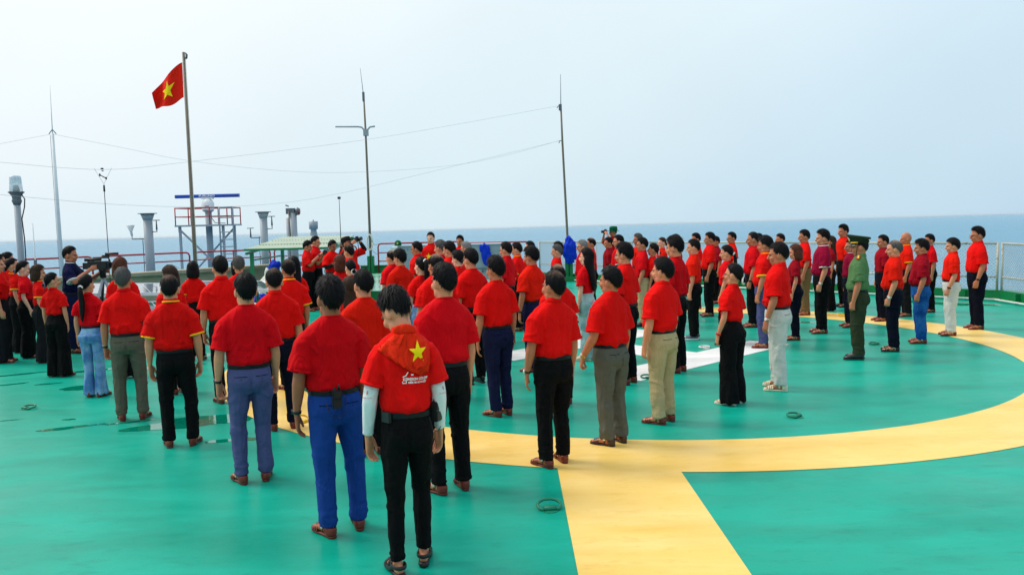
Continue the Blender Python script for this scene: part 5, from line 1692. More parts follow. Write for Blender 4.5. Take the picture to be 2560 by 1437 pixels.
# ------------------------------------------------------------------ where everybody stands: x, y, height (metres on the deck)
POS = {
    'L1': (-8.20, 13.13, 1.71),
    'L2': (-9.08, 14.81, 1.73),
    'L2b': (-8.97, 14.50, 1.71),
    'L3': (-8.57, 14.19, 1.64),
    'L4': (-8.05, 13.57, 1.61),
    'L5': (-7.50, 13.04, 1.56),
    'L6': (-6.54, 11.74, 1.50),
    'L7': (-5.27, 10.24, 1.54),
    'V': (-7.50, 14.00, 1.82),
    'M1': (-4.22, 8.95, 1.68),
    'M2': (-3.23, 7.81, 1.65),
    'M3': (-2.17, 6.65, 1.72),
    'M4': (-1.22, 5.49, 1.75),
    'M5': (-0.69, 4.81, 1.74),
    'M6': (-0.52, 6.28, 1.78),
    'M7': (-0.15, 8.71, 1.71),
    'M8': (0.32, 6.89, 1.66),
    'M9': (0.90, 7.49, 1.65),
    'M10': (1.50, 8.24, 1.68),
    'W11': (2.41, 8.99, 1.56),
    'M12': (3.14, 9.68, 1.75),
    'M13': (4.87, 11.55, 1.73),
    'M14': (5.65, 12.14, 1.65),
    'M15': (6.39, 12.81, 1.63),
    'M16': (7.23, 13.51, 1.61),
    'M17': (8.04, 14.16, 1.77),
    'S1': (-5.43, 11.50, 1.70),
    'S2': (-4.28, 10.30, 1.62),
    'S3': (-4.99, 12.86, 1.56),
    'S4': (-3.42, 9.72, 1.75),
    'S5': (-4.12, 12.50, 1.63),
    'S5b': (-4.53, 13.50, 1.54),
    'S6': (-2.40, 8.36, 1.66),
    'S7': (-2.83, 10.40, 1.66),
    'S8': (-3.23, 12.20, 1.63),
    'P1': (-4.88, 19.80, 1.70),
    'P2': (-4.78, 20.14, 1.80),
    'P3': (-4.13, 19.00, 1.71),
    'P4': (-3.63, 18.50, 1.79),
    'P5': (-4.13, 20.50, 1.56),
    'S9': (-2.80, 13.30, 1.59),
    'S10': (-2.48, 12.60, 1.54),
    'S11': (-3.07, 15.50, 1.69),
    'S12': (-1.34, 7.35, 1.68),
    'S13': (-1.72, 8.60, 1.54),
    'C1': (-2.06, 14.20, 1.61),
    'C2': (-1.70, 12.60, 1.68),
    'C3': (-1.27, 11.20, 1.62),
    'C4': (-0.89, 9.60, 1.72),
    'C5': (-1.75, 15.50, 1.72),
    'C6': (-1.94, 20.00, 1.83),
    'C7': (-1.26, 14.60, 1.76),
    'C8': (-1.01, 13.60, 1.76),
    'C9': (-1.27, 20.50, 1.72),
    'C10': (-0.85, 15.80, 1.69),
    'C11': (-0.83, 12.60, 1.64),
    'C12': (-0.52, 10.49, 1.74),
    'C13': (-0.10, 13.80, 1.72),
    'C14': (0.12, 15.39, 1.66),
    'C15': (0.38, 17.50, 1.62),
    'C16': (0.29, 11.21, 1.72),
    'C17': (0.51, 9.16, 1.59),
    'C18': (0.87, 15.50, 1.60),
    'C19': (0.95, 17.00, 1.61),
    'C20': (1.09, 12.02, 1.65),
    'C21': (1.44, 16.50, 1.65),
    'C22': (1.76, 18.00, 1.65),
    'C23': (3.04, 24.50, 1.78),
    'C24': (2.19, 18.50, 1.64),
    'C25': (2.20, 17.00, 1.72),
    'C26': (1.41, 10.23, 1.77),
    'C27': (2.86, 18.50, 1.71),
    'C28': (2.48, 15.59, 1.69),
    'C29': (2.65, 15.60, 1.58),
    'C30': (3.57, 19.50, 1.58),
    'C31': (2.18, 10.91, 1.82),
    'C32': (3.26, 16.20, 1.72),
    'C33': (3.04, 13.76, 1.69),
    'C34': (4.11, 18.30, 1.69),
    'C35': (4.05, 16.89, 1.73),
    'C36': (4.79, 19.30, 1.58),
    'C37': (3.43, 13.17, 1.60),
    'C38': (5.01, 18.80, 1.68),
    'C39': (4.43, 15.11, 1.76),
    'C40': (5.72, 19.00, 1.63),
    'C41': (3.93, 12.76, 1.74),
    'C42': (6.01, 18.40, 1.63),
    'C43': (4.64, 13.45, 1.57),
    'C44': (5.96, 16.69, 1.74),
    'C45': (5.33, 14.14, 1.79),
    'C46': (6.70, 17.34, 1.58),
    'C47': (7.26, 17.94, 1.80),
    'C48': (6.10, 14.80, 1.59),
    'C49': (6.99, 15.50, 1.63),
    'C50': (7.75, 16.11, 1.66),
    'C51': (8.49, 16.65, 1.59),
}
FLAGXY = (-6.725, 17.5)
def facing(i):
    X, Y, h = POS[i]
    return math.degrees(math.atan2(FLAGXY[0] - X, FLAGXY[1] - Y))

N = .0112   # finer cloth for the nearest people
D = 'down'
t = template
# nearest people, one figure each
t('M1', build=.35, seed=2, armR=(D, 8, 10, 40), armL=(D, 12, 8, 30), handL=1.0, handR=.8, head=(0, -3, 0), stance=(.12, .115), vox=N)
t('M2', build=.45, seed=3, armR=(D, 11, 14, 35), armL=(D, 13, 10, 25), handL=.35, stance=(.125, .12), head=(2, 4, 0), vox=N)
t('M3', build=.15, seed=4, armR=(D, 10, 18, 45), armL=(D, 13, 14, 40), handL=.9, handR=.9, stance=(.10, .105), head=(-3, 6, 0), vox=N)
t('M4', build=.3, seed=5, armR=(D, 8, 12, 30), armL=(D, 14, 10, 20), handL=.45, stance=(.135, .10), fy=(.0, -.03), head=(-2, 3, 0), vox=N)
t('M5', build=-.55, seed=6, armR=(D, 12, 18, 30), armL=(D, 15, 12, 35), handL=.6, handR=.6, stance=(.105, .095), fy=(.11, -.02), head=(33, 36, 0), leg='slim', vox=.0102, sleeve=.74)
t('M6', build=.1, seed=7, armR=(D, 9, 12, 30), armL=(D, 9, 12, 30), stance=(.11, .11), head=(-2, 8, 0), vox=N)
t('M7', build=-.2, seed=8, armR=(D, 10, 12, 30), armL=(D, 14, 10, 25), handL=.4, stance=(.08, .085), head=(-2, 10, 0), vox=N)
t('M8', build=.35, seed=9, armR=(D, 8, 10, 30), armL=(D, 12, 16, 20), handL=.4, stance=(.115, .105), fy=(.04, -.02), head=(-3, 16, 0), vox=N)
t('M9', build=.6, seed=10, armR=(D, 9, 10, 30), armL=(D, 15, 34, 40), handL=1.25, stance=(.10, .10), head=(-2, 14, 0), vox=N)
t('M10', build=.5, seed=12, armR=(D, 9, 12, 30), armL=(D, 12, 14, 20), handL=.8, stance=(.095, .1), head=(-2, 12, 0), vox=N)
t('W11', sex='f', build=.7, seed=13, armR=(D, 8, 10, 30), armL=(D, 13, 20, 30), handL=.7, leg='wide', stance=(.09, .09), head=(-4, 10, 0), vox=N)
t('M12', build=.35, seed=14, armR=(D, 8, 12, 30), armL=(D, 12, 18, 25), handL=.5, stance=(.11, .10), fy=(.05, -.04), head=(5, 12, 0), vox=N)
t('M13', build=.25, seed=15, armR=(D, 7, 8, 30), armL=(D, 8, 14, 15), handL=1.2, handR=1.2, stance=(.08, .08), head=(5, 6, 0), vox=N)
t('M14', build=.55, seed=16, armR=(D, 7, 10, 30), armL=(D, 9, 20, 10), handL=1.15, stance=(.08, .08), head=(5, 4, 0), vox=N)
t('M15', build=.65, seed=17, armR=(D, 7, 10, 30), armL=(D, 10, 18, 10), handL=1.15, stance=(.08, .08), head=(5, 2, 0), vox=N)
t('M16', build=.2, seed=18, armR=(D, 7, 10, 30), armL=(D, 9, 22, 15), handL=1.1, stance=(.075, .08), head=(5, 2, 0), vox=N)
t('M17', build=.5, seed=19, armR=(D, 7, 10, 30), armL=(D, 9, 20, 15), handL=1.0, stance=(.08, .08), head=(5, 2, 0), vox=N)
# shared figures for the crowd behind
t('ma', build=.1, seed=21, armR=(D, 9, 12, 30), armL=(D, 11, 14, 25), handL=.8, head=(5, 4, 0))
t('mb', build=-.4, seed=22, armR=(D, 9, 10, 30), armL=(D, 12, 12, 25), handL=.6, head=(5, 8, 0), stance=(.09, .09))
t('mc', build=.6, seed=23, armR=(D, 11, 12, 30), armL=(D, 13, 16, 25), handL=1.0, head=(5, -3, 0), stance=(.115, .115))
t('md', build=.3, seed=24, armR=(D, 8, 14, 30), armL=(D, 9, 18, 20), handL=1.1, head=(5, 2, 0), stance=(.085, .09))
t('me', build=-.1, seed=25, armR=(D, 8, 14, 30), armL=(D, 9, 10, 20), handL=1.0, head=(5, 6, 0), stance=(.08, .085))
t('mf', build=.9, seed=26, armR=(D, 11, 14, 30), armL=(D, 12, 20, 20), handL=1.0, head=(5, 0, 0), stance=(.1, .1))
t('mbald', build=.3, seed=27, armR=(D, 8, 14, 30), armL=(D, 9, 18, 20), handL=1.0, head=(5, 3, 0), stance=(.085, .09), scalp=False)
t('fa', sex='f', build=0, seed=31, leg='wide', stance=(.09, .09), armL=(D, 9, 12, 30), armR=(D, 9, 14, 20), head=(-2, -6, 0))
t('fb', sex='f', build=.5, seed=32, leg='wide', stance=(.09, .09), armL=(D, 9, 18, 30), armR=(D, 10, 24, 20), head=(5, 4, 0))
t('fc', sex='f', build=-.2, seed=33, leg='flare', stance=(.075, .075), armL=(D, 10, 12, 30), armR=(D, 8, 12, 20), head=(-2, 6, 0))
t('fd', sex='f', build=.1, seed=34, leg='straight', stance=(.08, .08), armL=(D, 10, 16, 30), armR=(D, 9, 14, 20), head=(5, 3, 0))
t('L6', sex='f', build=.25, seed=35, leg='wide', stance=(.105, .105), armL=(D, 13, 10, 30), armR=(D, 9, 10, 30), handL=.5, head=(-2, -38, 0), vox=N)
t('L7', sex='f', build=.0, seed=36, leg='flare', stance=(.085, .085), armL=(D, 12, 8, 30), armR=(D, 9, 10, 30), handL=.5, head=(-2, -16, 0), vox=N, belt=.985)
# special poses
t('V', build=.3, seed=41, armR=('pts', (.27, .10, 1.14), (.16, .33, 1.34), (-.35, .9, .35), (-.2, .1, 1)), armL=('pts', (-.24, .18, 1.13), (-.10, .44, 1.30), (.2, 1, .1), (.3, 0, 1)), handR=.8, handL=1.0, head=(4, -4, 0))
t('P1', build=.3, seed=42, armR=('pts', (.25, .12, 1.12), (.09, .34, 1.36), (-.5, .6, .7), (-.8, 0, .6)), armL=('pts', (-.24, .14, 1.10), (-.08, .36, 1.32), (.5, .7, .4), (.6, 0, .8)), handR=.9, handL=.9, head=(14, 6, 0))
t('P2', build=.2, seed=43, armR=('pts', (.24, .06, 1.10), (.10, .28, 1.26), (-.6, .6, .5), (-.5, 0, .8)), armL=(D, 10, 20, 20), head=(6, -8, 0))
t('P3', build=.1, seed=44, armR=('pts', (.25, .10, 1.10), (.04, .27, 1.18), (-1, .15, .1), (0, .3, 1)), armL=('pts', (-.25, .10, 1.10), (-.02, .25, 1.15), (1, .15, .1), (0, .3, 1)), head=(12, 14, 0))
t('P4', build=.1, seed=45, armR=('pts', (.40, .16, 1.36), (.14, .20, 1.57), (-.7, .3, .5), (-.4, -.3, .9)), armL=('pts', (-.40, .14, 1.42), (-.15, .20, 1.60), (.7, .3, .4), (.4, -.3, .9)), handR=.9, handL=.9, head=(-12, 0, 0))
t('P5', build=0, seed=46, armR=('pts', (.26, .18, 1.30), (.20, .22, 1.60), (0, .1, 1), (-1, .3, 0)), armL=(D, 10, 10, 20), handR=1.5, head=(-10, 0, 0))
t('C23', build=.1, seed=47, armR=('pts', (.34, .20, 1.26), (.12, .22, 1.54), (-.7, .3, .5), (-.4, -.3, .9)), armL=('pts', (-.34, .20, 1.28), (-.12, .22, 1.55), (.7, .3, .4), (.4, -.3, .9)), handR=.9, handL=.9, head=(0, 0, 0))

for q_ in ('M1', 'M2', 'M3', 'M4', 'M5', 'M6', 'M7', 'M8', 'M9', 'M10', 'M12', 'M13', 'M14', 'M15', 'M16', 'M17', 'ma', 'mc'):
    TPL[q_]['pockets'] = trouser_pockets(TPL[q_])
def star_print(T, x0, z0, sz, face):
    pts = [(sz * math.sin(2 * PI * k / 10) * (1 if k % 2 == 0 else .40), sz * math.cos(2 * PI * k / 10) * (1 if k % 2 == 0 else .40)) for k in range(10)]
    return project_print(T, flat_mesh(pts), x0, z0, face)
def heart_print(T, x0, z0, sz, face='back'):
    return project_print(T, flat_mesh(heart_poly(sz)), x0, z0, face)
def text_print(T, s, x0, z0, size, face='back', rot=0.0, bold=.0006):
    return project_print(T, text_mesh(s, size, 'print', bold), x0, z0, face, rot=rot)
Tq = TPL
c3 = [(text_print(Tq['fc'], 'Tôi', -.07, 1.24, .055), PRINTY), (heart_print(Tq['fc'], -.005, 1.242, .020), PRINTY), (text_print(Tq['fc'], 'Trường Sa', .075, 1.238, .026), PRINTY)]
m14 = [(heart_print(Tq['M14'], .0, 1.28, .022), PRINTY)]
m16 = [(text_print(Tq['M16'], 'I', -.075, 1.27, .045), PRINTW), (heart_print(Tq['M16'], -.045, 1.272, .016), PRINTY), (text_print(Tq['M16'], 'TRƯỜNG SA', .04, 1.27, .024), PRINTY)]
c32 = [(heart_print(Tq['ma'], .03, 1.26, .024), PRINTY)]
c34 = [(text_print(Tq['me'], 'Tôi', -.04, 1.28, .05), PRINTY), (heart_print(Tq['me'], .02, 1.282, .018), PRINTY)]
c43 = [(text_print(Tq['fd'], 'I', -.075, 1.26, .045), PRINTW), (heart_print(Tq['fd'], -.05, 1.262, .016), PRINTY), (text_print(Tq['fd'], 'TRƯỜNG SA', .03, 1.26, .026), PRINTW)]
l5 = [(star_print(Tq['fb'], .06, 1.16, .07, 'front'), PRINTY)]
c6 = [(star_print(Tq['mb'], 0, 1.17, .085, 'front'), PRINTY)]

RX = ('tee', 'red', None)
def P(i, label, tpl, top, pants='blk', shoes=('sandal', 'red'), hair=('short', 1, 'k'), az=None, **kw):
    X, Y, h = POS[i]
    a = facing(i) + random.Random(i).uniform(-6, 6) if az is None else az
    return person(label, X, Y, h, a, TPL[tpl], top, pants, shoes, hair, **kw)
ROOT = {}
def Q(i, *a, **k):
    ROOT[i] = P(i, *a, **k)

PO, TE = 'polo', 'tee'
# women at the far left
Q('L1', 'woman in red tee and black wide trousers cut off by the left edge', 'fa', (TE, 'red', None), 'blk2', hair=('bob', 3, 'k'), az=70, belt=False, skin='a')
Q('L2', 'woman with a long black braid and yellow-trimmed polo at far left', 'fb', (PO, 'red', 'y'), 'blk', hair=('braid', 1, 'k'), az=62, belt=False, skin='a')
Q('L2b', 'dark-haired person mostly hidden behind the woman with the braid', 'fa', (TE, 'red', None), 'blk', hair=('bun', 5, 'k'), az=60, belt=False)
Q('L3', 'woman with low tied hair and yellow-trimmed sleeves behind the pale-faced woman', 'fa', (PO, 'red', 'y'), 'blk', hair=('bun', 2, 'k'), az=58, belt=False, skin='a')
Q('L4', 'pale-faced woman with a black bun in profile, round-neck red tee', 'fb', (TE, 'red2', None), 'blk', hair=('bun', 3, 'k'), az=66, belt=False, skin='w')
Q('L5', 'woman with short brown hair and a yellow star on her chest', 'fb', (PO, 'red', 'y'), 'blk2', hair=('bob', 1, 'd'), az=62, belt=False, skin='a', prints=l5)
Q('L6', 'woman with a netted bun in red polo and black wide trousers, seen from behind', 'L6', (PO, 'red', None), 'blk', hair=('bun', 1, 'k'), az=8, belt=False, skin='a')
Q('L7', 'woman with a long ponytail, white hair tie and light blue jeans', 'L7', (PO, 'red2', None), 'jean', hair=('ponytail', 1, 'k'), az=-2, belt=True, skin='a')
# front men
Q('M1', 'greying man in red polo and olive grey trousers, wristwatch on left arm', 'M1', (PO, 'red', None), 'olive', hair=('short', 2, 'g'), watch=[(1, 'black')], skin='b')
Q('M2', 'stout man in yellow-trimmed red polo and black trousers, second man from left', 'M2', (PO, 'red', 'y'), 'blk', hair=('thin', 1, 'k'), belt=True, skin='a')
Q('M3', 'man in red tee and slate violet trousers with black watch', 'M3', (TE, 'red2', None), 'violet', hair=('flat', 1, 'k'), watch=[(1, 'black')], skin='a')
Q('M4', 'broad man in crimson tee and bright blue trousers wearing a walkie-talkie', 'M4', (TE, 'dred', None), 'blue', hair=('spiky', 1, 'k'), watch=[(1, 'black')], skin='c')
Q('M5', 'nearest man with bowed head, flag scarf, white arm sleeves and black trousers', 'M5', (TE, 'red', None), 'blk', shoes=('sport', 'black'), hair=('tousled', 1, 'k'), az=-14, skin='a')
ROOT['M5'][0].scale[0] *= .92; ROOT['M5'][0].location[0] += .04
Q('M6', 'tall man in plain red tee and black trousers just behind the flag-scarf man', 'M6', (TE, 'red2', None), 'blk', hair=('short', 3, 'k'), skin='a')
Q('M7', 'slim man in red tee and navy trousers, glasses, in the middle', 'M7', (TE, 'red', None), 'navy', hair=('tousled', 2, 'k'), glasses=True, skin='b')
Q('M8', 'man in red polo and black trousers standing on the yellow band, brown-strapped watch', 'M8', (PO, 'red', None), 'blk', hair=('thin', 2, 'k'), watch=[(1, 'brown')], skin='b')
Q('M9', 'stout man in red polo and grey-green trousers with gold watch, clenched fist', 'M9', (PO, 'red', None), 'grey', shoes=('sandal', 'dark'), hair=('flat', 2, 'k'), watch=[(1, 'gold')], skin='b')
Q('M10', 'man in red polo and khaki trousers with a black belt', 'M10', (PO, 'red', None), 'khaki', hair=('bowl', 1, 'k'), skin='a')
Q('W11', 'woman with a low bun and white hair clip, black trousers, red bracelet', 'W11', (PO, 'red', None), 'blk', shoes=('sandal', 'white'), hair=('bun', 4, 'k'), glasses=True, watch=[(1, 'red')], belt=False, skin='a', extra={'tie': 'w'})
Q('M12', 'tall man in red polo and off-white trousers with cream sandals', 'M12', (PO, 'red', None), 'white', shoes=('sandal', 'white'), hair=('flat', 3, 'k'), watch=[(1, 'steel')], skin='b')
Q('M13', 'uniformed officer in green shirt and dark green peaked cap', 'M13', (PO, 'mil', None), 'mil', shoes=('dress', 'shoe'), hair=('buzz', 1, 'k'), skin='b')
Q('M14', 'man with receding grey hair in orange-red tee and navy trousers, steel watch', 'M14', (TE, 'org', None), 'dnavy', shoes=('sandal', 'black'), hair=('balding', 1, 'g'), watch=[(1, 'steel')], skin='a', prints=m14)
Q('M15', 'stout man in maroon polo and blue jeans right of the officer', 'M15', (PO, 'mar', None), 'dkjean', hair=('tousled', 3, 'k'), skin='b')
Q('M16', 'man in printed orange-red polo and white trousers, second from the right end', 'M16', (PO, 'org', None), 'white', hair=('bowl', 2, 'k'), watch=[(1, 'black')], skin='a', prints=m16)
Q('M17', 'tall man with glasses in red polo and dark trousers, rightmost of all', 'M17', (PO, 'red', None), 'dnavy', hair=('spiky', 2, 'k'), glasses=True, watch=[(1, 'black')], skin='b')
# second rank, left
Q('S1', 'woman with reddish-brown hair directly behind the greying man', 'fa', (TE, 'red', None), 'blk', hair=('bob', 2, 'r'), belt=False, skin='a')
Q('S2', 'woman with sunglasses pushed up on her brown hair', 'fd', (TE, 'red', None), 'blk', hair=('bob', 4, 'd'), az=-58, belt=False, skin='w')
Q('S3', 'woman with black bob and yellow-trimmed red top beside the flagpole foot', 'fd', (PO, 'red', 'y'), 'blk', hair=('bob', 5, 'k'), belt=False, skin='a')
Q('S4', 'man in red polo and black trousers with red bracelet, behind the slate-trousered man', 'ma', (PO, 'red', None), 'blk', hair=('short', 4, 'k'), watch=[(1, 'red')], skin='a')
Q('S5', 'person with short curly dark hair right of the bracelet man', 'fa', (TE, 'red', None), 'blk', hair=('tousled', 4, 'g'), belt=False, skin='a')
Q('S5b', 'woman with dark hair half hidden behind the bracelet man', 'fd', (TE, 'red', None), 'blk', hair=('bob', 6, 'k'), belt=False)
Q('S6', 'man in plain red polo and dark navy trousers right of the slate-trousered man', 'mc', (PO, 'red', None), 'dnavy', hair=('thin', 3, 'k'), skin='a')
Q('S7', 'broad man in yellow-trimmed red polo facing the photographers', 'mc', (PO, 'red', 'y'), 'blk', hair=('thin', 4, 'k'), skin='b')
Q('S8', 'woman with long straight black hair below the photographers', 'fa', (TE, 'red', None), 'blk', hair=('long', 1, 'k'), belt=False)
# photographers at the shelter
Q('P1', 'photographer in red polo holding a camera in front of the shelter', 'P1', (PO, 'red', None), 'blk', hair=('spiky', 3, 'k'), az=96, skin='b', watch=[(0, 'black')], group='photographers')
Q('P2', 'tall man with glasses and a yellow star behind the photographer', 'P2', (PO, 'red2', None), 'blk', hair=('short', 5, 'k'), az=88, skin='a', glasses='g', group='photographers', prints=[(star_print(TPL['P2'], 0, 1.17, .08, 'front'), PRINTY)])
Q('P3', 'man with black arm sleeves and folded arms beside the photographers', 'P3', (TE, 'red', None), 'blk', hair=('spiky', 4, 'k'), az=140, skin='c', group='photographers')
Q('P4', 'man with raised elbows and black arm sleeves holding a camera to his eye', 'P4', (TE, 'red', None), 'blk', hair=('short', 6, 'k'), az=118, skin='b', group='photographers')
Q('P5', 'man with one arm raised holding a selfie stick, mostly hidden', 'P5', (TE, 'red', None), 'blk', hair=('short', 7, 'k'), az=150, skin='b', group='photographers')
Q('S9', 'woman with short reddish-brown hair in the centre left crowd', 'fa', (TE, 'red', None), 'blk', hair=('bob', 7, 'r'), belt=False, skin='a')
Q('S10', 'woman with sleek black hair, white clip and pale green tie', 'fa', (TE, 'red', None), 'blk', hair=('bun', 6, 'k'), belt=False, skin='w', extra={'tie': 'w'})
Q('S11', 'man with thinning hair in front of the camera-raising man', 'mc', (TE, 'red', None), 'blk', hair=('thin', 5, 'k'), skin='a')
Q('S12', 'man in orange-red tee with a hair whorl, left of the flag scarf', 'ma', (TE, 'org', None), 'blk', hair=('flat', 4, 'k'), skin='a')
Q('S13', 'woman with long brown hair peeping out beside the hair-whorl man', 'fa', (TE, 'red', None), 'blk', hair=('long', 2, 'd'), belt=False)
# centre crowd
Q('C1', 'balding man in red tee at the edge of the green platform', 'ma', (TE, 'red2', None), 'blk', hair=('balding', 2, 'k'), skin='a')
Q('C2', 'man in orange-red tee with windblown hair next to the balding man', 'mb', (TE, 'org', None), 'blk', hair=('tousled', 5, 'k'), skin='a')
Q('C3', 'woman with a high ponytail and yellow lettering on her back', 'fc', (TE, 'red', None), 'jean', hair=('ponyhigh', 1, 'k'), belt=False, skin='w', prints=c3)
Q('C4', 'man with a bald patch behind the tall red-tee man', 'mc', (TE, 'red', None), 'blk', hair=('balding', 3, 'k'), skin='b')
Q('C5', 'man with glasses in a red polo before the grey cabinet', 'ma', (PO, 'red', None), 'blk', hair=('short', 8, 'k'), glasses=True, skin='b')
Q('C6', 'young man facing the camera with a yellow star on his red polo', 'mb', (PO, 'red', None), 'blk', hair=('short', 9, 'k'), az=-158, skin='w', prints=c6)
Q('C7', 'man with streaked greying black hair beside the star-shirted young man', 'mc', (TE, 'red2', None), 'blk', hair=('flat', 5, 'g'), skin='a')
Q('C8', 'man with glasses and smooth black hair in a red tee, centre', 'ma', (TE, 'red', None), 'blk', hair=('flat', 6, 'k'), glasses=True, skin='a')
Q('C9', 'man with spiked-up hair facing left towards the camera beside the tank', 'mb', (TE, 'red', None), 'blk', hair=('spiky', 5, 'k'), az=-150, skin='b')
Q('C10', 'grey-haired man with glasses in front of the grey tank', 'mc', (TE, 'red', None), 'blk', hair=('short', 10, 'w'), glasses=True, skin='a')
Q('C11', 'person with curly black hair in a red tee, centre', 'mb', (TE, 'red', None), 'blk', hair=('tousled', 6, 'k'), skin='w')
Q('C12', 'tall man with glasses, red tee and black shoes left of the navy-trousered man', 'ma', (TE, 'red', None), 'blk', shoes=('dress', 'shoe'), hair=('short', 11, 'k'), glasses=True, skin='a')
Q('C13', 'man with glasses in deep red polo right of the grey tank', 'mc', (PO, 'dred', None), 'blk', hair=('short', 12, 'k'), glasses=True, skin='a')
Q('C14', 'man in red polo with orange collar trim and shiny sandals', 'ma', (PO, 'red', 'y'), 'blk', hair=('short', 13, 'k'), skin='a')
Q('C15', 'woman with loose black hair in front of the fence end', 'fa', (TE, 'red', None), 'blk', hair=('long', 3, 'k'), belt=False, skin='w')
Q('C16', 'man in orange-red tee and navy trousers with swept-up hair', 'mb', (TE, 'org', None), 'navy', hair=('tousled', 7, 'k'), watch=[(1, 'black')], skin='b')
Q('C17', 'balding man directly behind the man on the yellow band', 'mc', (TE, 'red', None), 'blk', hair=('balding', 4, 'k'), skin='c')
Q('C18', 'grey-haired person in red tee and beige trousers near the blue jacket', 'fd', (TE, 'red', None), 'beige', hair=('short', 14, 'g'), belt=False, skin='a')
Q('C19', 'dark-haired person hidden behind the grey-haired one at the blue jacket', 'fa', (TE, 'red', None), 'blk', hair=('bob', 8, 'k'), belt=False)
Q('C20', 'woman with long black hair and pale jeans, card in back pocket', 'fc', (TE, 'dred', None), 'pale', shoes=('sandal', 'white'), hair=('long', 4, 'k'), belt=False, skin='w')
Q('C21', 'grey-haired man with glasses behind the long-haired woman', 'md', (TE, 'dred', None), 'blk', hair=('short', 15, 'w'), glasses=True, skin='a')
Q('C22', 'man with a shaved bald crown in orange-red tee near the fence', 'mbald', (TE, 'org', None), 'blk', hair=('balding', 5, 'k'), skin='b')
Q('C23', 'photographer in a green brimmed hat standing at the fence', 'C23', (TE, 'dred', None), 'blk', hair=('buzz', 2, 'k'), az=-105, skin='b', group='photographers')
Q('C24', 'man in maroon tee left of the man with rimless glasses', 'me', (TE, 'mar', None), 'blk', hair=('short', 16, 'k'), skin='b')
Q('C25', 'man with glasses and white-edged red shirt below the green hat', 'md', (PO, 'red2', 'w'), 'blk', hair=('short', 17, 'k'), glasses=True, skin='a')
Q('C26', 'tall man with glasses in red tee behind the grey-green trousers', 'ma', (TE, 'red', None), 'blk', hair=('tousled', 8, 'k'), glasses=True, skin='a')
Q('C27', 'greying man in orange-red polo at the fence, face in profile', 'me', (PO, 'org', None), 'blk', hair=('short', 18, 'g'), skin='b')
Q('C28', 'man in dark red tee and khaki trousers further back', 'md', (TE, 'dred', None), 'khaki', shoes=('dress', 'shoe'), hair=('short', 19, 'k'), skin='b')
Q('C29', 'woman with a pink hair tie behind the man in khaki', 'fa', (TE, 'red', None), 'blk', hair=('bun', 7, 'k'), belt=False, extra={'tie': 'w'})
Q('C30', 'woman in orange-red top at the fence between two men', 'fd', (TE, 'org', None), 'blk', hair=('bun', 8, 'd'), belt=False, skin='w')
Q('C31', 'tall thick-haired man in dark red tee behind the khaki trousers', 'mb', (TE, 'dred', None), 'blk', hair=('tousled', 9, 'k'), skin='a')
Q('C32', 'man with a yellow heart on the back of his deep red tee', 'ma', (TE, 'dred', None), 'blk', hair=('short', 20, 'k'), prints=c32)
Q('C33', 'man in orange-red tee, black trousers and grey sneakers', 'me', (TE, 'org', None), 'blk', shoes=('sneaker', 'sneak'), hair=('short', 21, 'k'), skin='a')
Q('C34', 'man with yellow lettering on a red tee by the fence', 'me', (TE, 'red', None), 'blk', hair=('short', 22, 'k'), prints=c34)
Q('C35', 'man in red tee and black trousers just right of the sneaker man', 'md', (TE, 'red', None), 'blk', hair=('short', 23, 'k'))
Q('C36', 'small dark-haired man in maroon half hidden by the fence', 'ma', (TE, 'mar', None), 'blk', hair=('short', 24, 'k'))
Q('C37', 'stout woman with a curly ponytail in crimson tee', 'fb', (TE, 'red2', None), 'blk', hair=('ponytail', 2, 'k'), belt=False, skin='a')
Q('C38', 'man with glasses in orange-red tee at the fence right of the ponytail', 'me', (TE, 'org', None), 'blk', hair=('short', 25, 'k'), glasses=True)
Q('C39', 'close-cropped man in red tee with a black watch and white shirt hem', 'md', (TE, 'red2', None), 'blk', hair=('buzz', 3, 'k'), watch=[(1, 'black')], skin='b')
Q('C40', 'dark-haired person hidden behind the close-cropped man', 'ma', (TE, 'red', None), 'blk', hair=('short', 26, 'k'))
Q('C41', 'curly-haired man in orange-trimmed polo and slate trousers', 'mc', (PO, 'red', 'y'), 'violet', hair=('tousled', 10, 'k'), skin='b')
Q('C42', 'man with receding hair behind the curly-haired man at the fence', 'me', (TE, 'dred', None), 'blk', hair=('thin', 6, 'k'), skin='b')
Q('C43', 'woman with brown bob and lettered maroon tee', 'fd', (TE, 'mar', None), 'dnavy', hair=('bob', 9, 'r'), belt=False, skin='a', prints=c43)
Q('C44', 'man in red tee and brown trousers right of the brown bob', 'md', (TE, 'red', None), 'brown', hair=('short', 27, 'k'))
Q('C45', 'young man with pompadour in plum polo with white trim', 'md', (PO, 'plum', 'w'), 'blk', hair=('spiky', 6, 'k'), watch=[(1, 'steel')], skin='a')
Q('C46', 'woman with long dark hair hidden behind the plum polo', 'fa', (TE, 'mar', None), 'blk', hair=('long', 5, 'd'), belt=False)
Q('C47', 'tall man in orange-red tee and black sandals left of the officer', 'me', (TE, 'org', None), 'blk', shoes=('sandal', 'black'), hair=('spiky', 7, 'k'), watch=[(1, 'black')], skin='b')
Q('C48', 'man with glasses in plum polo hidden behind the officer', 'ma', (PO, 'plum', 'w'), 'dnavy', hair=('short', 28, 'k'), glasses=True, skin='b')
Q('C49', 'man in maroon tee and dark navy trousers right of the officer cap', 'me', (TE, 'mar', None), 'dnavy', hair=('short', 29, 'k'), skin='b')
Q('C50', 'completely bald man in orange-trimmed polo and charcoal trousers', 'mbald', (PO, 'org', 'y'), 'blk2', hair=None, skin='b')
Q('C51', 'man in crimson tee by the fence left of the white trousers', 'me', (TE, 'red2', None), 'blk', hair=('short', 30, 'k'), skin='b')
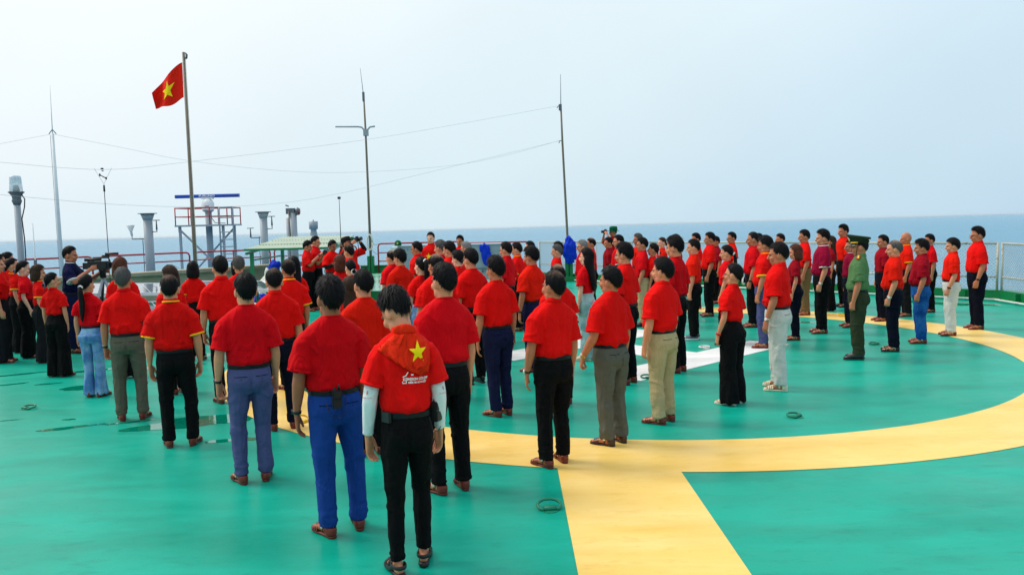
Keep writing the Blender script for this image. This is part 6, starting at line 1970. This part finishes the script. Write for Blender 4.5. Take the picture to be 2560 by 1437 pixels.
Q('V', 'videographer in navy polo with white collar trim behind the video camera', 'V', (PO, 'navy', 'w'), 'navy', hair=('short', 31, 'k'), az=80, skin='b', group='photographers')

# ------------------------------------------------------------------ worn and carried things
def local_to_world(i, p):
    o = ROOT[i][0]
    a = o.rotation_euler[2]; s = o.scale[2]
    x_, y_, z_ = p[0] * o.scale[0], p[1] * o.scale[1], p[2] * s
    return Vector((o.location[0] + x_ * math.cos(a) - y_ * math.sin(a), o.location[1] + x_ * math.sin(a) + y_ * math.cos(a), z_))

def arm_sleeve(i, tpl, side, m, name='arm_sleeve', f0=.72, f1=.96, marks=None):
    T = TPL[tpl]; S, E_, W, *_ = T['arms'][side]; o = ROOT[i][0]
    d1 = E_ - S; d2 = W - E_; k = 1.0 + .10 * max(T['build'], 0)
    g = .0045
    q = MB().tube([S + d1 * f0, S + d1 * .88, E_ + d2 * .04, E_ + d2 * .22, E_ + d2 * .55, E_ + d2 * .88, E_ + d2 * f1 - d2 * .015, E_ + d2 * f1],
                  [.049 * k + g, .045 * k + g, .044 * k + g, .0455 * k + g, .0395 * k + g, .032 * k + g, .033 * k + g, .030 * k + g], n=18).build(name, m, o, smooth=True)
    return q
WSL = cloth('arm_sleeve_white', lin(226, 230, 234), .7, 0); BSL = cloth('arm_sleeve_black', (.012, .012, .014, 1), .7, 0)
for s in (0, 1): arm_sleeve('M5', 'M5', s, WSL)
for i in ('P3', 'P4', 'P5'):
    for s in (0, 1): arm_sleeve(i, i, s, BSL, f0=.45)
PRR = mat('print_red', lin(200, 40, 40), .7)
# small red square emblem and word on the white sleeves
for side in (0, 1):
    T = TPL['M5']; S, E_, W, *_ = T['arms'][side]; sx = 1 if side == 0 else -1
    bv = BVHTree.FromPolygons([tuple(q) for q in get_v(ROOT['M5'][0].children[-2 + side].data)], faces_of(ROOT['M5'][0].children[-2 + side].data)) if False else None
    c = S + (E_ - S) * .90
    for tm, dz in ((text_mesh('S', .030, 'print', .001), .0), (text_mesh('SAIGON CO.OP', .011, 'print'), -.035)):
        v = get_v(tm); out = []
        for p in v:
            ang = p[0] / .052
            ax_ = S + (E_ - S) * (.90 + (-(dz + p[1])) / .295)
            base = R(-90) + sx * R(35)
            out.append(ax_ + .0505 * np.array([math.cos(base + ang), math.sin(base + ang), 0]))
        set_v(tm, np.array(out)); put('print', tm, PRR, ROOT['M5'][0])

# flag scarf on the nearest man
SCARF = cloth('scarf_red', lin(244, 44, 12), .7)
T5 = TPL['M5']
def scarf_sheet():
    poly = np.array([(-.185, 1.352), (-.12, 1.405), (-.07, 1.436), (.0, 1.440), (.07, 1.436), (.135, 1.395), (.158, 1.345), (.156, 1.27), (.142, 1.212), (.085, 1.200), (.03, 1.222), (-.07, 1.280)])
    bmh = bmesh.new()
    vs_ = [bmh.verts.new((p[0], p[1], 0)) for p in poly]
    bmh.faces.new(vs_)
    bmesh.ops.triangulate(bmh, faces=bmh.faces[:])
    for _ in range(4): bmesh.ops.subdivide_edges(bmh, edges=[e_ for e_ in bmh.edges if e_.calc_length() > .014], cuts=1)
    me = bpy.data.meshes.new('scarf'); bmh.to_mesh(me); bmh.free()
    return me
key = ('bvh', T5['shirt'].name)
project_print(T5, flat_mesh([(0, 0), (.001, 0), (0, .001)]), 0, 1.2)
bv5 = _cache[key]
def scarf_lift(x_, z_):
    return .012 + .004 * math.sin(x_ * 42 - z_ * 38) + .005 * math.sin(x_ * 16 + z_ * 70 + 1.0) + .010 * max(0, (1.29 - z_) / .08)
def on_back(x_, z_, off):
    hit = bv5.ray_cast(Vector((x_, -1, z_)), Vector((0, 1, 0)))
    y_ = hit[0][1] if hit[0] is not None else -.10
    return np.array([x_, y_ - off, z_])
sm = scarf_sheet()
v = get_v(sm)
set_v(sm, np.array([on_back(p[0], p[1], scarf_lift(p[0], p[1])) for p in v]))
sm.polygons.foreach_set('use_smooth', [True] * len(sm.polygons))
sc_o = put('scarf', sm, SCARF, ROOT['M5'][0])
md = sc_o.modifiers.new('solid', 'SOLIDIFY'); md.thickness = .003; md.offset = 0
pts = [(.076 * math.cos(a), .074 * math.sin(a) - .016, 1.430 + .034 * (.5 - .5 * math.sin(a))) for a in np.linspace(0, 2 * PI, 41)]
rl = MB().tube(pts, [(.026 + .005 * math.sin(k_ * .47), .010) for k_ in range(41)], n=12, ref=(0, 0, 1)).build('neck_roll', SCARF, sc_o, smooth=True)
st_m = star_mesh(.075, 1.335, .062, .066, lambda u, w: on_back(u, w, scarf_lift(u, w) + .004), np.zeros(3), sub=6).mesh('star')
put('star', st_m, FLAGY, sc_o)
# lettering under the scarf
for me_ in (text_print(T5, 'SAIGON CO.OP', .066, 1.180, .020, bold=.0009), text_print(T5, 'NIỀM TIN GẮN KẾT', .066, 1.160, .0135, bold=.0006)):
    put('print', me_, PRINTW, ROOT['M5'][0])
def stroke(pts, w):
    mb = MB()
    for a, b in zip(pts[:-1], pts[1:]):
        a = np.array(a, float); b = np.array(b, float); d_ = (b - a) / np.linalg.norm(b - a); n_ = np.array([-d_[1], d_[0]]) * w / 2; a = a - d_ * w / 2; b = b + d_ * w / 2
        mb.add([(*(a - n_), 0), (*(b - n_), 0), (*(b + n_), 0), (*(a + n_), 0)], [(0, 1, 2, 3)])
    return mb.mesh('print', False)
s_ = .014
put('print', project_print(T5, stroke([(s_, s_ * .9), (-s_ * .6, s_ * .9), (-s_ * .6, .1 * s_), (s_ * .7, .1 * s_), (s_ * .7, -s_), (-s_, -s_), (-s_, -.4 * s_)], .0045), -.016, 1.172), PRINTW, ROOT['M5'][0])
put('print', project_print(T5, stroke([(-.026, -.012), (-.008, -.006), (.006, .012)], .006), -.0, 1.206), PRINTW, ROOT['M5'][0])
put('print', project_print(T5, stroke([(-.004, 0), (.004, 0)], .008), .034, 1.205), PRINTW, ROOT['M5'][0])

# walkie-talkies
def walkie(i, loc, tilt, label, cable=True, rz=0.0):
    w = local_to_world(i, loc)
    o = empty('walkie_talkie', w, ROOT[i][0].rotation_euler[2] + rz)
    MB().box((-.029, -.018, -.12), (.029, .018, .0)).build('body', BLK, o)
    MB().box((-.024, -.0215, -.05), (.024, -.0185, -.008)).build('grille', LEA['black'], o)
    MB().box((-.026, -.0235, -.115), (.026, -.0185, -.062)).build('battery', LEA['black'], o)
    MB().tube([(.016, 0, 0), (.016, 0, .02), (.016, 0, .15 if tilt else .035)], [.008, .007, .005], n=8).build('antenna', BLK, o, smooth=True)
    MB().tube([(-.014, 0, 0), (-.014, 0, .018)], [.009, .008], n=8).build('knob', BLK, o)
    MB().box((-.015, .019, -.08), (.015, .034, .0)).build('belt_clip', BLK, o)
    if cable:
        MB().tube([(.03, 0, -.02), (.06, -.0, -.06), (.055, -.0, -.16), (.0, -.005, -.185), (-.05, 0, -.16), (-.07, .01, -.08)], [.0025] * 6, n=5, ref=(0, 1, 0)).build('cable', BLK, o, smooth=True)
    tag(o, label, 'radio', 'walkie-talkies')
    return o
walkie('M4', (-.045, -.205, 1.00), False, 'black walkie-talkie clipped to the belt of the man in blue trousers')
walkie('M5', (.205, -.03, 1.02), True, 'black walkie-talkie with long aerial at the hip of the nearest man', rz=.9)
# belt pouch of the nearest man
MB().box((-.035, -.012, -.03), (.035, .012, .03), rot=np.array(Matrix.Rotation(R(-55), 3, 'Z')), c=(-.142, -.088, .965)).build('belt_pouch', BLK, ROOT['M5'][0])
# phone card in the jeans pocket
PINK = mat('card_pink', lin(220, 150, 160), .5)
fcT = TPL['fc']
put('pocket_card', project_print(fcT, flat_mesh([(-.022, -.03), (.022, -.03), (.022, .03), (-.022, .03)]), .0, .5, off=.004), PINK, None) if False else None
MB().box((-.085, -.162, .885), (-.04, -.156, .935)).build('pocket_card', PINK, ROOT['C20'][0])
# bottle in the hand of the sneaker man
bo = empty('water_bottle', local_to_world('C33', (.235, .02, .66)), 0)
MB().tube([(0, 0, -.1), (0, 0, -.09), (0, 0, .03), (0, 0, .06), (0, 0, .08)], [.02, .03, .03, .014, .013], n=14).build('bottle', mat('bottle_plastic', lin(200, 220, 235), .1, .5), bo, smooth=True)
MB().tube([(0, 0, .081), (0, 0, .1)], [.015, .015], n=12).build('cap', mat('bottle_cap_blue', lin(30, 90, 200), .4), bo)
tag(bo, 'small water bottle held by the man in grey sneakers', 'bottle')

# officer's cap and shoulder boards
MILD = cloth('cap_dark_green', lin(46, 56, 40), .8)
def child_at(i, name, loc=(0, 0, 0)):
    o = bpy.data.objects.new(name, None); o.empty_display_size = .05
    COL.objects.link(o); o.parent = ROOT[i][0]; o.matrix_local = ROOT[i][1]
    return o
o = ROOT['M13'][0]; hm = ROOT['M13'][1]
def headpart(i, mb, name, m, parent=None, smooth=True):
    q = mb.build(name, m, parent if parent is not None else ROOT[i][0], smooth=smooth)
    if parent is None: q.matrix_local = ROOT[i][1]
    return q
capm = MB()
capm.tube([(0, -.010, .166), (0, -.010, .200), (0, -.008, .206), (0, .002, .234), (0, .006, .252), (0, .006, .260), (0, .0, .256)], [(.080, .100), (.082, .102), (.085, .106), (.114, .138), (.122, .147), (.114, .138), (.06, .07)], n=30, horiz=True)
capm.v[-1][:, 2] += np.where(capm.v[-1][:, 2] > .22, (capm.v[-1][:, 1]) * .22, 0)
cap = headpart('M13', capm, 'peaked_cap', MILD)
bd = MB(); bd.tube([(0, -.010, .166), (0, -.010, .170), (0, -.010, .194), (0, -.010, .198)], [(.084, .105), (.087, .108), (.087, .108), (.084, .105)], n=30, horiz=True)
headpart('M13', bd, 'cap_band', cloth('cap_band_green', lin(30, 40, 28), .8), cap)
pk = MB(); V = []; F = []
for k_ in range(13):
    a = R(-62 + 124 * k_ / 12)
    for rr_, zz in ((1.0, .172), (1.0, .167), (1.38 - .10 * abs(math.sin(a)), .138), (1.38 - .10 * abs(math.sin(a)), .143)):
        V.append((.086 * rr_ * math.sin(a), -.010 + .107 * rr_ * math.cos(a), zz))
for k_ in range(12):
    for q in range(4): F.append((k_ * 4 + q, (k_ + 1) * 4 + q, (k_ + 1) * 4 + (q + 1) % 4, k_ * 4 + (q + 1) % 4))
pk.add(V, F); headpart('M13', pk, 'peak', LEA['shoe'], cap)
headpart('M13', MB().tube([(.088 * math.sin(a), -.01 + .112 * math.cos(a), .180) for a in np.linspace(R(-75), R(75), 13)], [(.009, .004)] * 13, n=6, ref=(0, 0, 1)), 'gold_cord', mat('gold_braid', lin(226, 180, 40), .5), cap)
headpart('M13', MB().ell((0, .115, .215), (.022, .01, .024), 10, 8), 'cap_badge', mat('badge_gold', lin(230, 190, 60), .4), cap)
headpart('M13', MB().tube([(-.085, .02, .165), (-.083, .035, .09), (-.05, .05, .02), (0, .07, .005), (.05, .05, .02), (.083, .035, .09), (.085, .02, .165)], [(.005, .002)] * 7, n=5, ref=(0, 1, 0)), 'chin_strap', BLK, cap)
for sx in (-1, 1):
    b = MB().box((-.055, -.022, 0), (.055, .022, .008), rot=np.array(Matrix.Rotation(sx * R(24), 3, 'Y')), c=(sx * .125, -.002, 1.437)).build('shoulder_board', mat('board_red', lin(200, 40, 30), .6), ROOT['M13'][0])
    MB().box((-.045, -.010, .0085), (.045, .010, .011), rot=np.array(Matrix.Rotation(sx * R(24), 3, 'Y')), c=(sx * .125, -.002, 1.437)).build('gold_stripe', mat('board_gold', lin(230, 200, 90), .5), b)
# brimmed green hat of the photographer at the fence
hat = headpart('C23', MB().tube([(0, -.01, .165), (0, -.01, .22), (0, -.01, .262), (0, -.01, .272)], [(.086, .108), (.088, .110), (.074, .094), (.03, .04)], n=24, horiz=True), 'brimmed_hat', CAPG)
headpart('C23', MB().tube([(0, -.01, .150), (0, -.01, .166), (0, -.01, .172)], [(.160, .185), (.09, .112), (.084, .106)], n=26, horiz=True), 'brim', CAPG, hat)
# dark cap of the man looking up
hat = headpart('P4', MB().tube([(0, -.01, .160), (0, -.01, .21), (0, -.01, .25), (0, -.01, .258)], [(.084, .106), (.085, .106), (.066, .084), (.02, .03)], n=22, horiz=True), 'cap', BSL)
headpart('P4', MB().prism([(-.07, .08), (.07, .08), (.06, .15), (0, .17), (-.06, .15)], .165, .171), 'peak', BSL, hat)
# sunglasses pushed up
gl = put('sunglasses', glasses_mesh(), BLK, ROOT['S2'][0])
gl.matrix_local = ROOT['S2'][1] @ Matrix.Translation((0, -.03, .10)) @ Matrix.Rotation(R(35), 4, 'X')

# cameras
LENSG = mat('lens_glass', (.01, .01, .02, 1), .05, .6)
def photo_camera(i, loc, label, rx=0.0):
    w = local_to_world(i, loc)
    o = empty('photo_camera', w, ROOT[i][0].rotation_euler[2]); o.rotation_euler[0] = rx
    MB().box((-.068, -.03, -.045), (.068, .03, .045)).build('body', BLK, o)
    MB().box((-.028, -.02, .046), (.028, .03, .072)).build('viewfinder_hump', BLK, o)
    MB().tube([(0, .03, 0), (0, .06, 0), (0, .062, 0), (0, .13, 0)], [.036, .036, .041, .041], n=16, ref=(1, 0, 0)).build('lens', BLK, o, smooth=True)
    MB().tube([(0, .13, 0), (0, .132, 0)], [.034, .034], n=16, ref=(1, 0, 0)).build('front_glass', LENSG, o)
    MB().box((.045, .0301, -.04), (.068, .05, .035)).build('grip', BLK, o)
    tag(o, label, 'camera', 'cameras held up by the photographers')
photo_camera('P1', (.0, .43, 1.42), 'black camera held in both hands by the photographer at the shelter')
photo_camera('P4', (.0, .225, 1.655), 'black camera held to the eye by the man with raised elbows', R(12))
photo_camera('C23', (.0, .235, 1.60), 'black camera held to the face under the green brimmed hat')
MB().tube([(-.068, .2, 1.62), (-.1, .19, 1.45), (-.09, .17, 1.3)], [(.010, .003)] * 3, n=6, ref=(0, 1, 0)).build('camera_strap', BLK, ROOT['P4'][0], smooth=True)
# selfie stick with action camera
w = local_to_world('P5', (.20, .24, 1.68))
ss = empty('selfie_stick', w)
MB().tube([(0, 0, -.12), (0, 0, .12)], [.014, .014], n=10).build('handle', BLK, ss, smooth=True)
MB().tube([(0, 0, .12), (0, 0, .7), (.0, 0, 1.16)], [.010, .008, .006], n=8).build('pole', BLK, ss, smooth=True)
MB().box((-.035, -.02, 1.16), (.035, .025, 1.215)).build('action_camera', BLK, ss)
tag(ss, 'thin black selfie stick with small camera raised above the crowd', 'selfie stick')
# video camera on tripod
vw = local_to_world('V', (.03, .50, 1.40)); va = ROOT['V'][0].rotation_euler[2]
vc = empty('video_camera', vw, va)
MB().box((-.06, -.22, -.07), (.06, .12, .07)).build('body', BLK, vc)
MB().tube([(0, .12, 0), (0, .24, 0), (0, .242, 0), (0, .28, 0)], [.05, .052, .06, .06], n=16, ref=(1, 0, 0)).build('lens', BLK, vc, smooth=True)
MB().tube([(0, .28, 0), (0, .285, 0), (0, .36, 0)], [(.06, .06), (.085, .07), (.095, .08)], n=16, ref=(1, 0, 0), power=4).build('lens_hood', BLK, vc)
MB().tube([(0, -.15, .07), (0, -.14, .13), (0, .1, .13), (0, .12, .07)], [.016] * 4, n=8, ref=(1, 0, 0)).build('top_handle', BLK, vc, smooth=True)
MB().tube([(.05, -.26, .10), (.05, -.1, .10), (.05, -.0, .10)], [.03, .026, .026], n=12, ref=(1, 0, 0)).build('viewfinder', BLK, vc, smooth=True)
MB().tube([(-.02, .05, .19), (-.02, .26, .19)], [.022, .022], n=10, ref=(1, 0, 0)).build('microphone', BLK, vc, smooth=True)
MB().box((-.03, .0, .131), (-.01, .12, .17)).build('microphone_mount', BLK, vc)
MB().box((.061, -.06, -.05), (.1, .08, .04)).build('hand_grip', BLK, vc)
MB().box((-.05, -.3, -.06), (.05, -.221, .05)).build('battery', BLK, vc)
tag(vc, 'large black video camera on the tripod in front of the videographer', 'video camera')
tp = empty('tripod', (vw[0], vw[1], 0), va)
zt = vw[2] - .075
MB().tube([(0, 0, zt - .14), (0, 0, zt - .03), (0, 0, zt - .02), (0, 0, zt)], [.05, .05, .065, .065], n=14).build('fluid_head', BLK, tp, smooth=True)
MB().tube([(0, -.02, zt - .06), (.05, -.28, zt - .2), (.06, -.38, zt - .26)], [.012, .012, .018], n=8, ref=(1, 0, 0)).build('pan_handle', BLK, tp, smooth=True)
for k_ in range(3):
    a = R(90 + 120 * k_)
    MB().tube([(0, 0, zt - .14), (.2 * math.cos(a), .2 * math.sin(a), zt * .55), (.42 * math.cos(a), .42 * math.sin(a), .0)], [.026, .022, .015], n=8).build('leg', GREY if k_ != 1 else BLK, tp, smooth=True)
tag(tp, 'grey and black tripod under the video camera', 'tripod')
